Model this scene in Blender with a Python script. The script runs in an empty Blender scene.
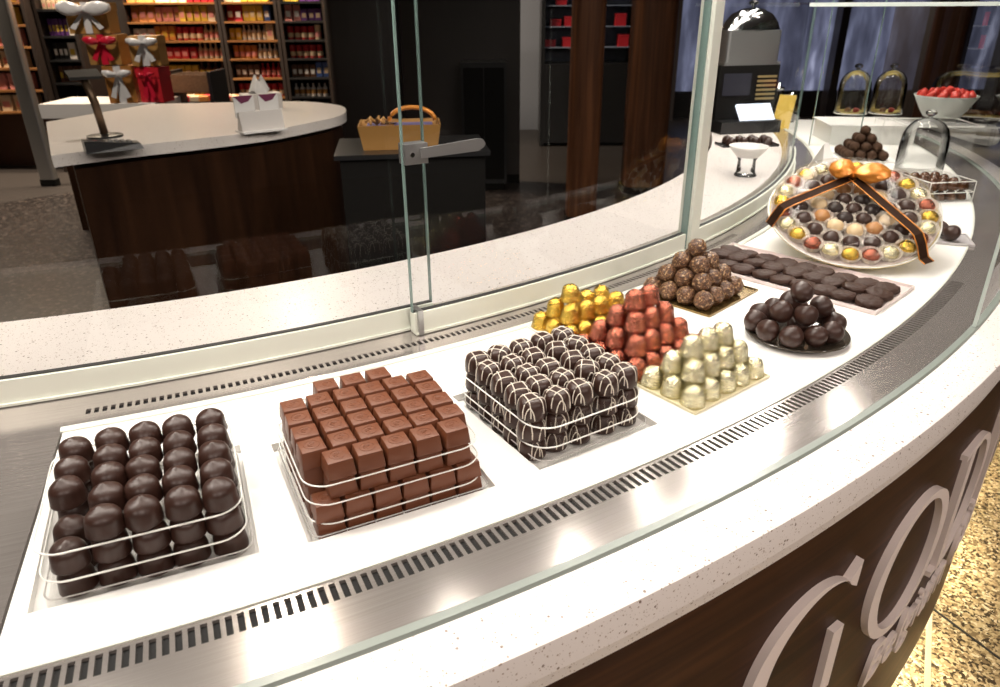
import bpy, bmesh, math, random
from mathutils import Vector, Matrix, noise
random.seed(7)
SC = bpy.context.scene
COL = SC.collection
DZ = 0.89                     # height of the white display deck above the floor
R = math.radians
# ------------------------------------------------------------------ camera
F, TH, RO = 721.55, 0.44014, -0.00703
CAM = Vector((1.729, -3.7804, DZ + 0.549))
fw = Vector((0, math.cos(TH), -math.sin(TH))); rt = Vector((1, 0, 0)); up = rt.cross(fw)
rt2 = math.cos(RO) * rt + math.sin(RO) * up
up2 = -math.sin(RO) * rt + math.cos(RO) * up
cd = bpy.data.cameras.new('camera'); co = bpy.data.objects.new('camera', cd); COL.objects.link(co)
cd.sensor_fit = 'HORIZONTAL'; cd.sensor_width = 36.0; cd.lens = F / 1000 * 36
cd.clip_start = 0.02; cd.clip_end = 60
m = Matrix((rt2, up2, -fw)).transposed().to_4x4(); m.translation = CAM
co.matrix_world = m
SC.camera = co
cd.dof.use_dof = True; cd.dof.focus_distance = 1.10; cd.dof.aperture_fstop = 8.0

def ray(u, v):
    return ((u - 500) / F) * rt2 - ((v - 343.5) / F) * up2 + fw
def on_z(u, v, z):            # a point of the level z (above the deck) seen at a pixel
    d = ray(u, v); t = (DZ + z - CAM.z) / d.z
    return CAM + d * t
def on_y(u, v, y):
    d = ray(u, v); return CAM + d * ((y - CAM.y) / d.y)
def on_cyl(u, v, r):
    d = ray(u, v); a = d.x**2 + d.y**2; b = d.x * CAM.x + d.y * CAM.y; c = CAM.x**2 + CAM.y**2 - r * r
    s = math.sqrt(max(0, b * b - a * c)); t = (-b - s) / a
    return CAM + d * t
def P(r, ph, z=0.0):          # ring coordinates: radius, angle in degrees, height above the deck
    return Vector((r * math.cos(R(ph)), r * math.sin(R(ph)), DZ + z))
class Frame:                  # local frame on the ring: t along the counter, q outward to the customer
    def __init__(s, ph):
        s.ph = ph; s.q = Vector((math.cos(R(ph)), math.sin(R(ph)), 0)); s.t = Vector((-math.sin(R(ph)), math.cos(R(ph)), 0))
        s.rot = R(ph) + math.pi / 2
    def __call__(s, t, q, z=0.0):
        return s.t * t + s.q * q + Vector((0, 0, DZ + z))

# ------------------------------------------------------------------ mesh builder
class MB:
    def __init__(s): s.v = []; s.f = []
    def add(s, vs, fs):
        n = len(s.v); s.v += [tuple(x) for x in vs]; s.f += [tuple(i + n for i in f) for f in fs]; return s
    def box(s, x0, x1, y0, y1, z0, z1, M=None):
        vs = [Vector((x, y, z)) for z in (z0, z1) for y in (y0, y1) for x in (x0, x1)]
        if M is not None: vs = [M @ v for v in vs]
        return s.add(vs, [(0, 2, 3, 1), (4, 5, 7, 6), (0, 1, 5, 4), (2, 6, 7, 3), (0, 4, 6, 2), (1, 3, 7, 5)])
    def prism(s, poly, z0, z1, M=None):
        n = len(poly); vs = [Vector((x, y, z0)) for x, y in poly] + [Vector((x, y, z1)) for x, y in poly]
        if M is not None: vs = [M @ v for v in vs]
        return s.add(vs, [tuple(range(n - 1, -1, -1)), tuple(range(n, 2 * n))] + [(i, (i + 1) % n, n + (i + 1) % n, n + i) for i in range(n)])
    def lathe(s, prof, n=24, M=None, cap0=False, cap1=False):
        vs = []; fs = []; k = len(prof)
        for i in range(n):
            a = 2 * math.pi * i / n
            for r, z in prof:
                vs.append(Vector((r * math.cos(a), r * math.sin(a), z)))
        for i in range(n):
            j = (i + 1) % n
            for q in range(k - 1):
                fs.append((i * k + q, j * k + q, j * k + q + 1, i * k + q + 1))
        if cap0: fs.append(tuple(i * k for i in range(n - 1, -1, -1)))
        if cap1: fs.append(tuple(i * k + k - 1 for i in range(n)))
        if M is not None: vs = [M @ v for v in vs]
        return s.add(vs, fs)
    def tube(s, pts, r, n=6, closed=False):
        pts = [Vector(p) for p in pts]; vs = []; fs = []; k = len(pts)
        for i, p in enumerate(pts):
            a = pts[(i - 1) % k] if (closed or i > 0) else p
            b = pts[(i + 1) % k] if (closed or i < k - 1) else p
            d = (b - a).normalized(); h = Vector((0, 0, 1)) if abs(d.z) < .9 else Vector((1, 0, 0))
            e1 = d.cross(h).normalized(); e2 = d.cross(e1)
            for j in range(n):
                w = 2 * math.pi * j / n; vs.append(p + r * (math.cos(w) * e1 + math.sin(w) * e2))
        for i in range(k if closed else k - 1):
            i2 = (i + 1) % k
            for j in range(n):
                j2 = (j + 1) % n; fs.append((i * n + j, i * n + j2, i2 * n + j2, i2 * n + j))
        if not closed:
            fs.append(tuple(range(n))); fs.append(tuple((k - 1) * n + j for j in range(n - 1, -1, -1)))
        return s.add(vs, fs)
    def ring(s, prof, ph0, ph1, n=80, caps=True):   # closed (r, z above deck) profile swept along the ring
        k = len(prof); vs = []; fs = []
        for i in range(n + 1):
            ph = ph0 + (ph1 - ph0) * i / n
            for r, z in prof: vs.append(P(r, ph, z))
        for i in range(n):
            for q in range(k):
                q2 = (q + 1) % k; fs.append((i * k + q, i * k + q2, (i + 1) * k + q2, (i + 1) * k + q))
        if caps:
            fs.append(tuple(range(k - 1, -1, -1))); fs.append(tuple(n * k + q for q in range(k)))
        return s.add(vs, fs)
    def mesh(s, name, smooth=False, fix=True, auto=None):
        me = bpy.data.meshes.new(name); me.from_pydata(s.v, [], s.f); me.validate(); 
        if fix:
            b = bmesh.new(); b.from_mesh(me); bmesh.ops.remove_doubles(b, verts=b.verts, dist=1e-6)
            bmesh.ops.recalc_face_normals(b, faces=b.faces); b.to_mesh(me); b.free()
        if smooth: me.shade_smooth()
        if auto: me.shade_smooth(); me.set_sharp_from_angle(angle=R(auto))
        return me
    def obj(s, name, mat, parent=None, **k):
        return link(name, s.mesh(name, **k), mat, parent)
def link(name, me, mat, parent=None, mw=None):
    if mat is not None and not me.materials: me.materials.append(mat)
    o = bpy.data.objects.new(name, me); COL.objects.link(o)
    if parent is not None: o.parent = parent
    if mw is not None: o.matrix_world = mw
    return o
def rel(o, parent):            # parent while keeping world-space vertices of o in place
    o.parent = parent; o.matrix_parent_inverse = parent.matrix_world.inverted() if False else Matrix.Translation(-parent.location)
    return o
def tag(o, label, cat, group=None, kind=None):
    o['label'] = label; o['category'] = cat
    if group: o['group'] = group
    if kind: o['kind'] = kind
    return o
def struct(o): o['kind'] = 'structure'; return o
def thing(name, label, cat, loc=(0, 0, 0), rz=0.0, group=None):
    e = bpy.data.objects.new(name, None); COL.objects.link(e); e.location = loc; e.rotation_euler = (0, 0, rz); e.empty_display_size = .02
    return tag(e, label, cat, group)
def copy_tree(o, loc=None, rz=None, parent=None, mw=None):
    c = o.copy(); COL.objects.link(c); c.parent = parent
    if mw is not None: c.matrix_world = mw
    else:
        if loc is not None: c.location = loc
        if rz is not None: c.rotation_euler = (0, 0, rz)
    for ch in o.children: copy_tree(ch, parent=c)
    return c
ORD = ['first', 'second', 'third', 'fourth', 'fifth', 'sixth', 'seventh', 'eighth', 'ninth', 'tenth', 'eleventh', 'twelfth', 'thirteenth', 'fourteenth', 'fifteenth', 'sixteenth', 'seventeenth', 'eighteenth', 'nineteenth', 'twentieth', 'twenty-first', 'twenty-second', 'twenty-third', 'twenty-fourth', 'twenty-fifth', 'twenty-sixth', 'twenty-seventh', 'twenty-eighth', 'twenty-ninth', 'thirtieth']

# ------------------------------------------------------------------ materials
def nt(name):
    mt = bpy.data.materials.new(name); mt.use_nodes = True; t = mt.node_tree
    return mt, t, t.nodes, t.links, t.nodes['Principled BSDF']
def rgb(c): return (c[0], c[1], c[2], 1)
def plain(name, c, rough=.5, metal=0, spec=.5, bump=0, bscale=200, var=0, vscale=30, coat=0, emit=None, es=0, trans=0):
    mt, t, N, L, b = nt(name)
    b.inputs['Base Color'].default_value = rgb(c); b.inputs['Roughness'].default_value = rough; b.inputs['Metallic'].default_value = metal
    b.inputs['Specular IOR Level'].default_value = spec; b.inputs['Coat Weight'].default_value = coat; b.inputs['Transmission Weight'].default_value = trans
    tc = N.new('ShaderNodeTexCoord')
    if bump:
        n = N.new('ShaderNodeTexNoise'); n.inputs['Scale'].default_value = bscale; n.inputs['Detail'].default_value = 4
        L.new(tc.outputs['Object'], n.inputs['Vector'])
        bp = N.new('ShaderNodeBump'); bp.inputs['Strength'].default_value = bump; bp.inputs['Distance'].default_value = .002
        L.new(n.outputs['Fac'], bp.inputs['Height']); L.new(bp.outputs['Normal'], b.inputs['Normal'])
    if var:
        n = N.new('ShaderNodeTexNoise'); n.inputs['Scale'].default_value = vscale; L.new(tc.outputs['Object'], n.inputs['Vector'])
        mx = N.new('ShaderNodeMix'); mx.data_type = 'RGBA'; mx.inputs[6].default_value = rgb([x * (1 - var) for x in c]); mx.inputs[7].default_value = rgb([min(1, x * (1 + var)) for x in c])
        L.new(n.outputs['Fac'], mx.inputs[0]); L.new(mx.outputs[2], b.inputs['Base Color'])
    if emit: b.inputs['Emission Color'].default_value = rgb(emit); b.inputs['Emission Strength'].default_value = es
    return mt
def ringvec(N, L, sr, sp, sz):          # (radius, angle, height) scaled: coordinates that follow the ring
    g = N.new('ShaderNodeNewGeometry'); s = N.new('ShaderNodeSeparateXYZ'); L.new(g.outputs['Position'], s.inputs[0])
    a = N.new('ShaderNodeMath'); a.operation = 'ARCTAN2'; L.new(s.outputs['Y'], a.inputs[0]); L.new(s.outputs['X'], a.inputs[1])
    x2 = N.new('ShaderNodeMath'); x2.operation = 'MULTIPLY'; L.new(s.outputs['X'], x2.inputs[0]); L.new(s.outputs['X'], x2.inputs[1])
    y2 = N.new('ShaderNodeMath'); y2.operation = 'MULTIPLY_ADD'; L.new(s.outputs['Y'], y2.inputs[0]); L.new(s.outputs['Y'], y2.inputs[1]); L.new(x2.outputs[0], y2.inputs[2])
    q = N.new('ShaderNodeMath'); q.operation = 'SQRT'; L.new(y2.outputs[0], q.inputs[0])
    c = N.new('ShaderNodeCombineXYZ')
    for i, (o, k) in enumerate(((q.outputs[0], sr), (a.outputs[0], sp), (s.outputs['Z'], sz))):
        mu = N.new('ShaderNodeMath'); mu.operation = 'MULTIPLY'; mu.inputs[1].default_value = k; L.new(o, mu.inputs[0]); L.new(mu.outputs[0], c.inputs[i])
    return c.outputs[0]
def ramp(N, stops):
    r = N.new('ShaderNodeValToRGB'); e = r.color_ramp.elements
    while len(e) < len(stops): e.new(.5)
    for i, (p, c) in enumerate(stops): e[i].position = p; e[i].color = rgb(c) if not isinstance(c, (int, float)) else (c, c, c, 1)
    return r
def steel_mat():
    mt, t, N, L, b = nt('brushed_steel')
    v = ringvec(N, L, 900, 12, 900)
    n = N.new('ShaderNodeTexNoise'); n.inputs['Scale'].default_value = 1; n.inputs['Detail'].default_value = 3; L.new(v, n.inputs['Vector'])
    r = ramp(N, [(.3, (.38, .345, .325)), (.7, (.48, .445, .42))]); L.new(n.outputs['Fac'], r.inputs[0]); L.new(r.outputs[0], b.inputs['Base Color'])
    b.inputs['Metallic'].default_value = .70; b.inputs['Roughness'].default_value = .145
    bp = N.new('ShaderNodeBump'); bp.inputs['Strength'].default_value = .05; bp.inputs['Distance'].default_value = .001
    L.new(n.outputs['Fac'], bp.inputs['Height']); L.new(bp.outputs['Normal'], b.inputs['Normal'])
    return mt
def quartz_mat(name='white_quartz', base=(.84, .79, .76)):
    mt, t, N, L, b = nt(name)
    tc = N.new('ShaderNodeTexCoord'); last = None
    cur = base
    mixprev = None
    for sc, th, col, seed in ((300, .10, (.36, .26, .20), 0), (460, .14, (.56, .50, .46), 5.3), (190, .035, (.22, .16, .13), 9.1)):
        mp = N.new('ShaderNodeMapping'); mp.inputs['Location'].default_value = (seed, seed, seed); L.new(tc.outputs['Object'], mp.inputs[0])
        vo = N.new('ShaderNodeTexVoronoi'); vo.inputs['Scale'].default_value = sc; L.new(mp.outputs[0], vo.inputs['Vector'])
        wn = N.new('ShaderNodeTexWhiteNoise'); L.new(vo.outputs['Position'], wn.inputs['Vector'])
        l1 = N.new('ShaderNodeMath'); l1.operation = 'LESS_THAN'; l1.inputs[1].default_value = .33; L.new(vo.outputs['Distance'], l1.inputs[0])
        l2 = N.new('ShaderNodeMath'); l2.operation = 'LESS_THAN'; l2.inputs[1].default_value = th; L.new(wn.outputs['Value'], l2.inputs[0])
        mu = N.new('ShaderNodeMath'); mu.operation = 'MULTIPLY'; L.new(l1.outputs[0], mu.inputs[0]); L.new(l2.outputs[0], mu.inputs[1])
        mx = N.new('ShaderNodeMix'); mx.data_type = 'RGBA'; L.new(mu.outputs[0], mx.inputs[0]); mx.inputs[7].default_value = rgb(col)
        if mixprev is None: mx.inputs[6].default_value = rgb(base)
        else: L.new(mixprev, mx.inputs[6])
        mixprev = mx.outputs[2]
    L.new(mixprev, b.inputs['Base Color']); b.inputs['Roughness'].default_value = .28
    return mt
def wood_mat(name, c0, c1, rough=.3, sp=4, sz=60, axis=None):
    mt, t, N, L, b = nt(name)
    if axis is None: v = ringvec(N, L, 30, sp, sz)
    else:
        tc = N.new('ShaderNodeTexCoord'); mp = N.new('ShaderNodeMapping'); mp.inputs['Scale'].default_value = axis; L.new(tc.outputs['Object'], mp.inputs[0]); v = mp.outputs[0]
    n = N.new('ShaderNodeTexNoise'); n.inputs['Scale'].default_value = 1; n.inputs['Detail'].default_value = 5; n.inputs['Distortion'].default_value = .6; L.new(v, n.inputs['Vector'])
    r = ramp(N, [(.3, c0), (.55, [(a + b_) / 2 for a, b_ in zip(c0, c1)]), (.72, c1)]); L.new(n.outputs['Fac'], r.inputs[0]); L.new(r.outputs[0], b.inputs['Base Color'])
    b.inputs['Roughness'].default_value = rough; b.inputs['Specular IOR Level'].default_value = .10
    return mt
def terrazzo(name, cols, scale=75, rough=.25):
    mt, t, N, L, b = nt(name)
    tc = N.new('ShaderNodeTexCoord')
    ns = N.new('ShaderNodeTexNoise'); ns.inputs['Scale'].default_value = 60; L.new(tc.outputs['Object'], ns.inputs['Vector'])
    ad = N.new('ShaderNodeVectorMath'); ad.operation = 'MULTIPLY_ADD'; ad.inputs[1].default_value = (.02, .02, .02); L.new(ns.outputs['Color'], ad.inputs[0]); L.new(tc.outputs['Object'], ad.inputs[2])
    vo = N.new('ShaderNodeTexVoronoi'); vo.inputs['Scale'].default_value = scale; L.new(ad.outputs[0], vo.inputs['Vector'])
    wn = N.new('ShaderNodeTexWhiteNoise'); L.new(vo.outputs['Position'], wn.inputs['Vector'])
    r = ramp(N, cols); r.color_ramp.interpolation = 'CONSTANT'; L.new(wn.outputs['Value'], r.inputs[0]); L.new(r.outputs[0], b.inputs['Base Color'])
    b.inputs['Roughness'].default_value = rough
    return mt
def clear_mat(name, tint=(.95, .98, .96), refl=1.0, rough=0.0, haze=0.0, hazec=(.9, .9, .9), ior=1.5):
    mt = bpy.data.materials.new(name); mt.use_nodes = True; t = mt.node_tree; N = t.nodes; L = t.links
    N.clear(); o = N.new('ShaderNodeOutputMaterial'); tr = N.new('ShaderNodeBsdfTransparent'); tr.inputs[0].default_value = rgb(tint)
    gl = N.new('ShaderNodeBsdfGlossy'); gl.inputs['Roughness'].default_value = rough
    fr = N.new('ShaderNodeFresnel'); fr.inputs['IOR'].default_value = ior
    mu = N.new('ShaderNodeMath'); mu.operation = 'MULTIPLY'; mu.inputs[1].default_value = refl; L.new(fr.outputs[0], mu.inputs[0])
    mx = N.new('ShaderNodeMixShader'); L.new(mu.outputs[0], mx.inputs[0]); L.new(tr.outputs[0], mx.inputs[1]); L.new(gl.outputs[0], mx.inputs[2])
    out = mx.outputs[0]
    if haze:
        df = N.new('ShaderNodeBsdfDiffuse'); df.inputs[0].default_value = rgb(hazec)
        m2 = N.new('ShaderNodeMixShader'); m2.inputs[0].default_value = haze; L.new(out, m2.inputs[1]); L.new(df.outputs[0], m2.inputs[2]); out = m2.outputs[0]
    L.new(out, o.inputs[0])
    return mt
def foil_mat(name, c, c2):
    mt, t, N, L, b = nt(name)
    tc = N.new('ShaderNodeTexCoord'); oi = N.new('ShaderNodeObjectInfo')
    ad = N.new('ShaderNodeVectorMath'); ad.operation = 'ADD'; L.new(tc.outputs['Object'], ad.inputs[0])
    mu = N.new('ShaderNodeMath'); mu.operation = 'MULTIPLY'; mu.inputs[1].default_value = 7.0; L.new(oi.outputs['Random'], mu.inputs[0]); L.new(mu.outputs[0], ad.inputs[1])
    vo = N.new('ShaderNodeTexVoronoi'); vo.inputs['Scale'].default_value = 420; L.new(ad.outputs[0], vo.inputs['Vector'])
    no = N.new('ShaderNodeTexNoise'); no.inputs['Scale'].default_value = 290; no.inputs['Detail'].default_value = 5; no.inputs['Distortion'].default_value = 1.2; L.new(ad.outputs[0], no.inputs['Vector'])
    b1 = N.new('ShaderNodeBump'); b1.inputs['Strength'].default_value = .62; b1.inputs['Distance'].default_value = .003; L.new(no.outputs['Fac'], b1.inputs['Height'])
    b2 = N.new('ShaderNodeBump'); b2.inputs['Strength'].default_value = .3; b2.inputs['Distance'].default_value = .002; L.new(vo.outputs['Distance'], b2.inputs['Height']); L.new(b1.outputs[0], b2.inputs['Normal'])
    L.new(b2.outputs[0], b.inputs['Normal'])
    r = ramp(N, [(.35, c2), (.65, c)]); L.new(no.outputs['Fac'], r.inputs[0]); L.new(r.outputs[0], b.inputs['Base Color'])  # creases darkened in the colour, following the crinkle bumps
    b.inputs['Metallic'].default_value = .95; b.inputs['Roughness'].default_value = .24
    return mt
def nut_mat():
    mt, t, N, L, b = nt('nut_chocolate')
    tc = N.new('ShaderNodeTexCoord')
    vo = N.new('ShaderNodeTexVoronoi'); vo.inputs['Scale'].default_value = 400; vo.inputs['Randomness'].default_value = 1; L.new(tc.outputs['Object'], vo.inputs['Vector'])
    wn = N.new('ShaderNodeTexWhiteNoise'); L.new(vo.outputs['Position'], wn.inputs['Vector'])
    r = ramp(N, [(0, (.060, .026, .013)), (.40, (.115, .052, .024)), (.66, (.20, .10, .045)), (.88, (.42, .27, .13))]); r.color_ramp.interpolation = 'CONSTANT'
    L.new(wn.outputs['Value'], r.inputs[0]); L.new(r.outputs[0], b.inputs['Base Color']); b.inputs['Roughness'].default_value = .45
    bp = N.new('ShaderNodeBump'); bp.inputs['Strength'].default_value = .8; bp.inputs['Distance'].default_value = .002; L.new(wn.outputs['Value'], bp.inputs['Height']); L.new(bp.outputs[0], b.inputs['Normal'])
    return mt
M = {}
M['steel'] = steel_mat()
M['dark_slot'] = plain('dark_vent_gap', (.004, .004, .004), .8)
M['deck'] = plain('white_deck', (.88, .87, .84), .35)
M['deck_trim'] = plain('pale_trim', (.62, .64, .58), .3)
M['quartz'] = quartz_mat()
M['quartz_dim'] = quartz_mat('grey_white_quartz', (.74, .69, .65))
M['wood'] = wood_mat('fascia_wood', (.024, .0085, .004), (.072, .027, .010), .38, 8, 55)
M['wood_panel'] = wood_mat('brown_panel_wood', (.013, .0055, .003), (.040, .017, .008), .35, axis=(14, 14, 1.2))
M['reflection_pillar'] = wood_mat('reflection_brown', (.05, .02, .01), (.14, .055, .024), .4, axis=(25, 25, 1.0))
M['kick'] = plain('kick_board', (.16, .10, .04), .4)
M['letter'] = plain('letter_face', (.84, .74, .70), .4)
M['terrazzo'] = terrazzo('speckled_terrazzo', [(0, (.05, .038, .025)), (.22, (.16, .12, .07)), (.42, (.30, .235, .14)), (.68, (.42, .345, .22)), (.9, (.56, .49, .36))], 150, .22)
M['staff_floor'] = terrazzo('dark_speckled_floor', [(0, (.010, .008, .008)), (.4, (.022, .018, .017)), (.75, (.042, .034, .031)), (.92, (.085, .07, .064))], 60, .35)
M['rail'] = plain('pale_anodised_rail', (.74, .77, .69), .32, .15)
M['glass'] = clear_mat('clear_glass', (.985, .992, .988), 1.0)
M['glass_soft'] = clear_mat('coated_clear_glass', (.985, .992, .988), .6, 0, 0, (1, 1, 1), 1.22)
M['glass_edge'] = plain('green_glass_edge', (.17, .25, .23), .12, 0, .8)
M['glass_strip'] = plain('grey_green_channel', (.24, .275, .25), .25, 0, .5)
M['glass_thin'] = clear_mat('clear_glassware', (.98, .985, .982), 1.15, 0, 0, (1, 1, 1), 1.46)
M['acrylic'] = clear_mat('clear_acrylic', (.996, .996, .994), .16, 0.05)
M['acrylic_edge'] = plain('lit_acrylic_edge', (.80, .80, .76), .2, 0, .6)  # pale colour carries the light glowing in clear sheet edges
M['chrome'] = plain('chrome', (.72, .72, .70), .14, 1)
M['gasket'] = plain('dark_gasket', (.03, .03, .03), .5)
M['dark_choc'] = plain('dark_chocolate', (.037, .0155, .0105), .38, 0, .45, .12, 140, .25, 60)
M['milk_choc'] = plain('milk_chocolate', (.138, .044, .0185), .42, 0, .4, .05, 180, .10, 40)
M['black_choc'] = plain('very_dark_chocolate', (.020, .010, .008), .42, 0, .45, .08, 150, .2, 60)
M['cookie_choc'] = plain('matte_chocolate', (.036, .016, .010), .55, 0, .25, .35, 160, .25, 60)
M['cocoa'] = plain('cocoa_dust', (.052, .026, .014), .8, 0, .2, .3, 300, .3, 80)
M['glaze'] = plain('glossy_brown_glaze', (.075, .030, .012), .16, 0, .6, .1, 120, .4, 60)
M['white_choc'] = plain('ivory_chocolate', (.66, .50, .30), .4, 0, .5, .05, 120, .1, 40)
M['caramel_choc'] = plain('caramel_chocolate', (.42, .20, .07), .4, 0, .5, .05, 120, .2, 40)
M['drizzle'] = plain('ivory_drizzle', (.70, .64, .55), .4)
M['gold'] = foil_mat('gold_foil', (.86, .60, .12), (.42, .25, .03))
M['pale'] = foil_mat('pale_gold_foil', (.92, .88, .64), (.60, .54, .32))
M['copper'] = foil_mat('copper_foil', (.56, .205, .135), (.24, .065, .04))
M['nut'] = nut_mat()
M['gold_card'] = plain('gold_card', (.40, .30, .09), .30, .7)
M['bronze_card'] = plain('bronze_mirror_card', (.24, .16, .06), .18, .8)
M['cream_card'] = plain('cream_card', (.70, .64, .42), .4)
M['white_card'] = plain('white_card', (.80, .78, .76), .5)
M['dish'] = plain('dark_glass_dish', (.05, .04, .03), .1, 0, .7)
M['cup'] = clear_mat('paper_cup', (.94, .91, .88), .5, .3, .80, (.85, .80, .74))
M['ribbon'] = plain('brown_ribbon', (.024, .0095, .004), .8, 0, .15)
M['ribbon_edge'] = plain('orange_satin', (.60, .22, .03), .30, .35, .6, .2, 60, .35, 60)
M['black'] = plain('black_plastic', (.012, .012, .013), .3)
M['black_matte'] = plain('black_matte', (.006, .0055, .005), .7, 0, .12)
M['dark_wall'] = plain('dark_brown_panel', (.018, .012, .010), .45, var=.3, vscale=2)
M['grey_wall'] = plain('grey_wall', (.20, .22, .27), .6)
M['shelf_wood'] = wood_mat('shelf_wood', (.10, .04, .015), (.30, .14, .05), .5, axis=(2, 30, 30))
M['red'] = plain('red_wrap', (.42, .012, .020), .45)
M['red_satin'] = plain('red_satin', (.45, .01, .03), .3, 0, .6)
M['white_satin'] = plain('silver_white_satin', (.62, .60, .60), .28, .2, .6)
M['gold_box'] = plain('gold_box_paper', (.42, .22, .065), .4, .35)
M['gold_box2'] = plain('orange_gold_box_paper', (.36, .15, .035), .42, .35)
M['white_box'] = plain('white_box_paper', (.62, .58, .55), .5)
M['cream'] = plain('cream_print', (.60, .46, .30), .5)
M['orange'] = plain('orange_print', (.55, .20, .04), .45)
M['yellow'] = plain('yellow_print', (.62, .42, .05), .45)
M['purple'] = plain('purple_print', (.10, .03, .16), .45)
M['blue'] = plain('blue_print', (.05, .10, .30), .45)
M['pink'] = plain('pink_print', (.62, .24, .22), .45)
M['brown_pack'] = plain('brown_print', (.10, .04, .02), .45)
M['silver'] = plain('polished_silver', (.70, .70, .72), .12, 1)
M['satin_metal'] = plain('satin_metal', (.42, .42, .42), .35, .9)
M['screen'] = plain('lit_screen', (.05, .05, .06), .3, emit=(.85, .90, 1.0), es=1.6)
M['berry'] = plain('strawberry_red', (.42, .03, .02), .3)
M['store_glow'] = None
# ================================================================== SETTING
mb = MB(); mb.box(-9, 9, -9, 9, -.05, 0); struct(mb.obj('floor', plain('dark_shop_floor', (.035, .030, .028), .4, 0, .5, 0, 200, .4, 40)))
mb = MB(); mb.ring([(3.5, -DZ), (3.5, .002 - DZ), (8.4, .002 - DZ), (8.4, -DZ)], -115, 10, 60); struct(mb.obj('floor_terrazzo', M['terrazzo']))
mb = MB()
mb.lathe([(0.001, 0), (3.05, 0), (3.05, .004), (0.001, .004)], 96)
struct(mb.obj('floor_staff_area', M['staff_floor']))
def strip(p, q, w, mat, name, z=.0040):
    p = Vector((p[0], p[1], 0)); q = Vector((q[0], q[1], 0)); d = (q - p).normalized(); n = Vector((-d.y, d.x, 0)) * w / 2
    b = MB(); b.prism([(p + n)[:2], (p - n)[:2], (q - n)[:2], (q + n)[:2]], 0, z); return struct(b.obj(name, mat))
a = on_z(928, 606, -DZ); b_ = on_z(1000, 660, -DZ); d = (b_ - a)
strip(a - d * 0.2, a + d * 6, .006, M['dark_slot'], 'trim_1')
a2 = on_z(929, 620, -DZ); b2 = on_z(927, 687, -DZ); d2 = b2 - a2
strip(a2 - d2 * .25, a2 + d2 * 5, .013, plain('brass_joint', (.75, .68, .50), .3, .6), 'trim_2')

# ================================================================== THE COUNTER
PH0, PH1 = -79.0, 1.0
counter = thing('display_counter', 'curved chocolate display counter with dark wood front, white quartz rim and steel vents', 'counter')
mb = MB(); mb.ring([(3.640, -.07), (3.719, -.07), (3.719, -.79), (3.640, -.79)], PH0, PH1, 140); mb.obj('fascia', M['wood'], counter, auto=30)
mb = MB(); mb.ring([(2.80, -.10), (3.655, -.10), (3.655, -.889), (2.80, -.889)], PH0, PH1, 120); o = mb.obj('plinth', M['kick'], counter, auto=30)
mb = MB(); mb.ring([(3.6625, 0.0), (3.722, 0.0), (3.7285, -.002), (3.730, -.007), (3.730, -.044), (3.727, -.046), (3.722, -.07), (3.6625, -.07)], PH0, PH1, 160)
mb.obj('quartz_rim', M['quartz'], counter, auto=40)
# front steel ledge with its slots
def vent_plate(ph_list, width, r0, r1, s0, s1, pa, pb, z=0.0, th=.004):
    """flat steel ring plate r0..r1 with slots s0..s1 cut at each angle of ph_list"""
    b = MB(); h = width / 2
    edges = [pa]
    for p_ in ph_list: edges += [p_ - h, p_ + h]
    edges.append(pb)
    def q(ra, rb, a, c):
        b.add([P(ra, a, z), P(rb, a, z), P(rb, c, z), P(ra, c, z)], [(0, 1, 2, 3)])
    # sub-divide long ends
    def span(ra, rb, a, c):
        n = max(1, int(math.ceil((c - a) / .8)))
        for i in range(n): q(ra, rb, a + (c - a) * i / n, a + (c - a) * (i + 1) / n)
    for i in range(len(edges) - 1):
        a, c = edges[i], edges[i + 1]; slot = i % 2 == 1
        span(r0, s0, a, c); span(s1, r1, a, c)
        if not slot: span(s0, s1, a, c)
        else:
            w = [P(s0, a, z), P(s1, a, z), P(s1, c, z), P(s0, c, z)]; lo = [x - Vector((0, 0, th)) for x in w]
            b.add(w + lo, [(0, 1, 5, 4), (1, 2, 6, 5), (2, 3, 7, 6), (3, 0, 4, 7)])
    return b
pitch = math.degrees(.0032189)
a0 = math.degrees(-1.19729)
front = [a0 + pitch * i for i in range(-36, 153)]
mb = vent_plate(front, pitch * .57, 3.5535, 3.6475, 3.5585, 3.5842, PH0, PH1, 0.0, .012)
mb.obj('front_vent_plate', M['steel'], counter, fix=False)
mb = MB(); mb.ring([(3.5535, -.004), (3.592, -.004), (3.592, -.03), (3.5535, -.03)], PH0, front[-1] + .5, 120); mb.obj('vent_channel', M['dark_slot'], counter)
mb = MB(); mb.ring([(3.592, -.001), (3.6475, -.001), (3.6475, -.07), (3.592, -.07)], PH0, PH1, 120); mb.obj('front_ledge', M['steel'], counter, auto=30)
mb = MB(); mb.ring([(3.6475, -.01), (3.6475, .0), (3.650, .004), (3.660, .004), (3.6625, .0), (3.6625, -.01)], PH0, PH1, 160); mb.obj('glass_channel', M['glass_strip'], counter, auto=30)
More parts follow.
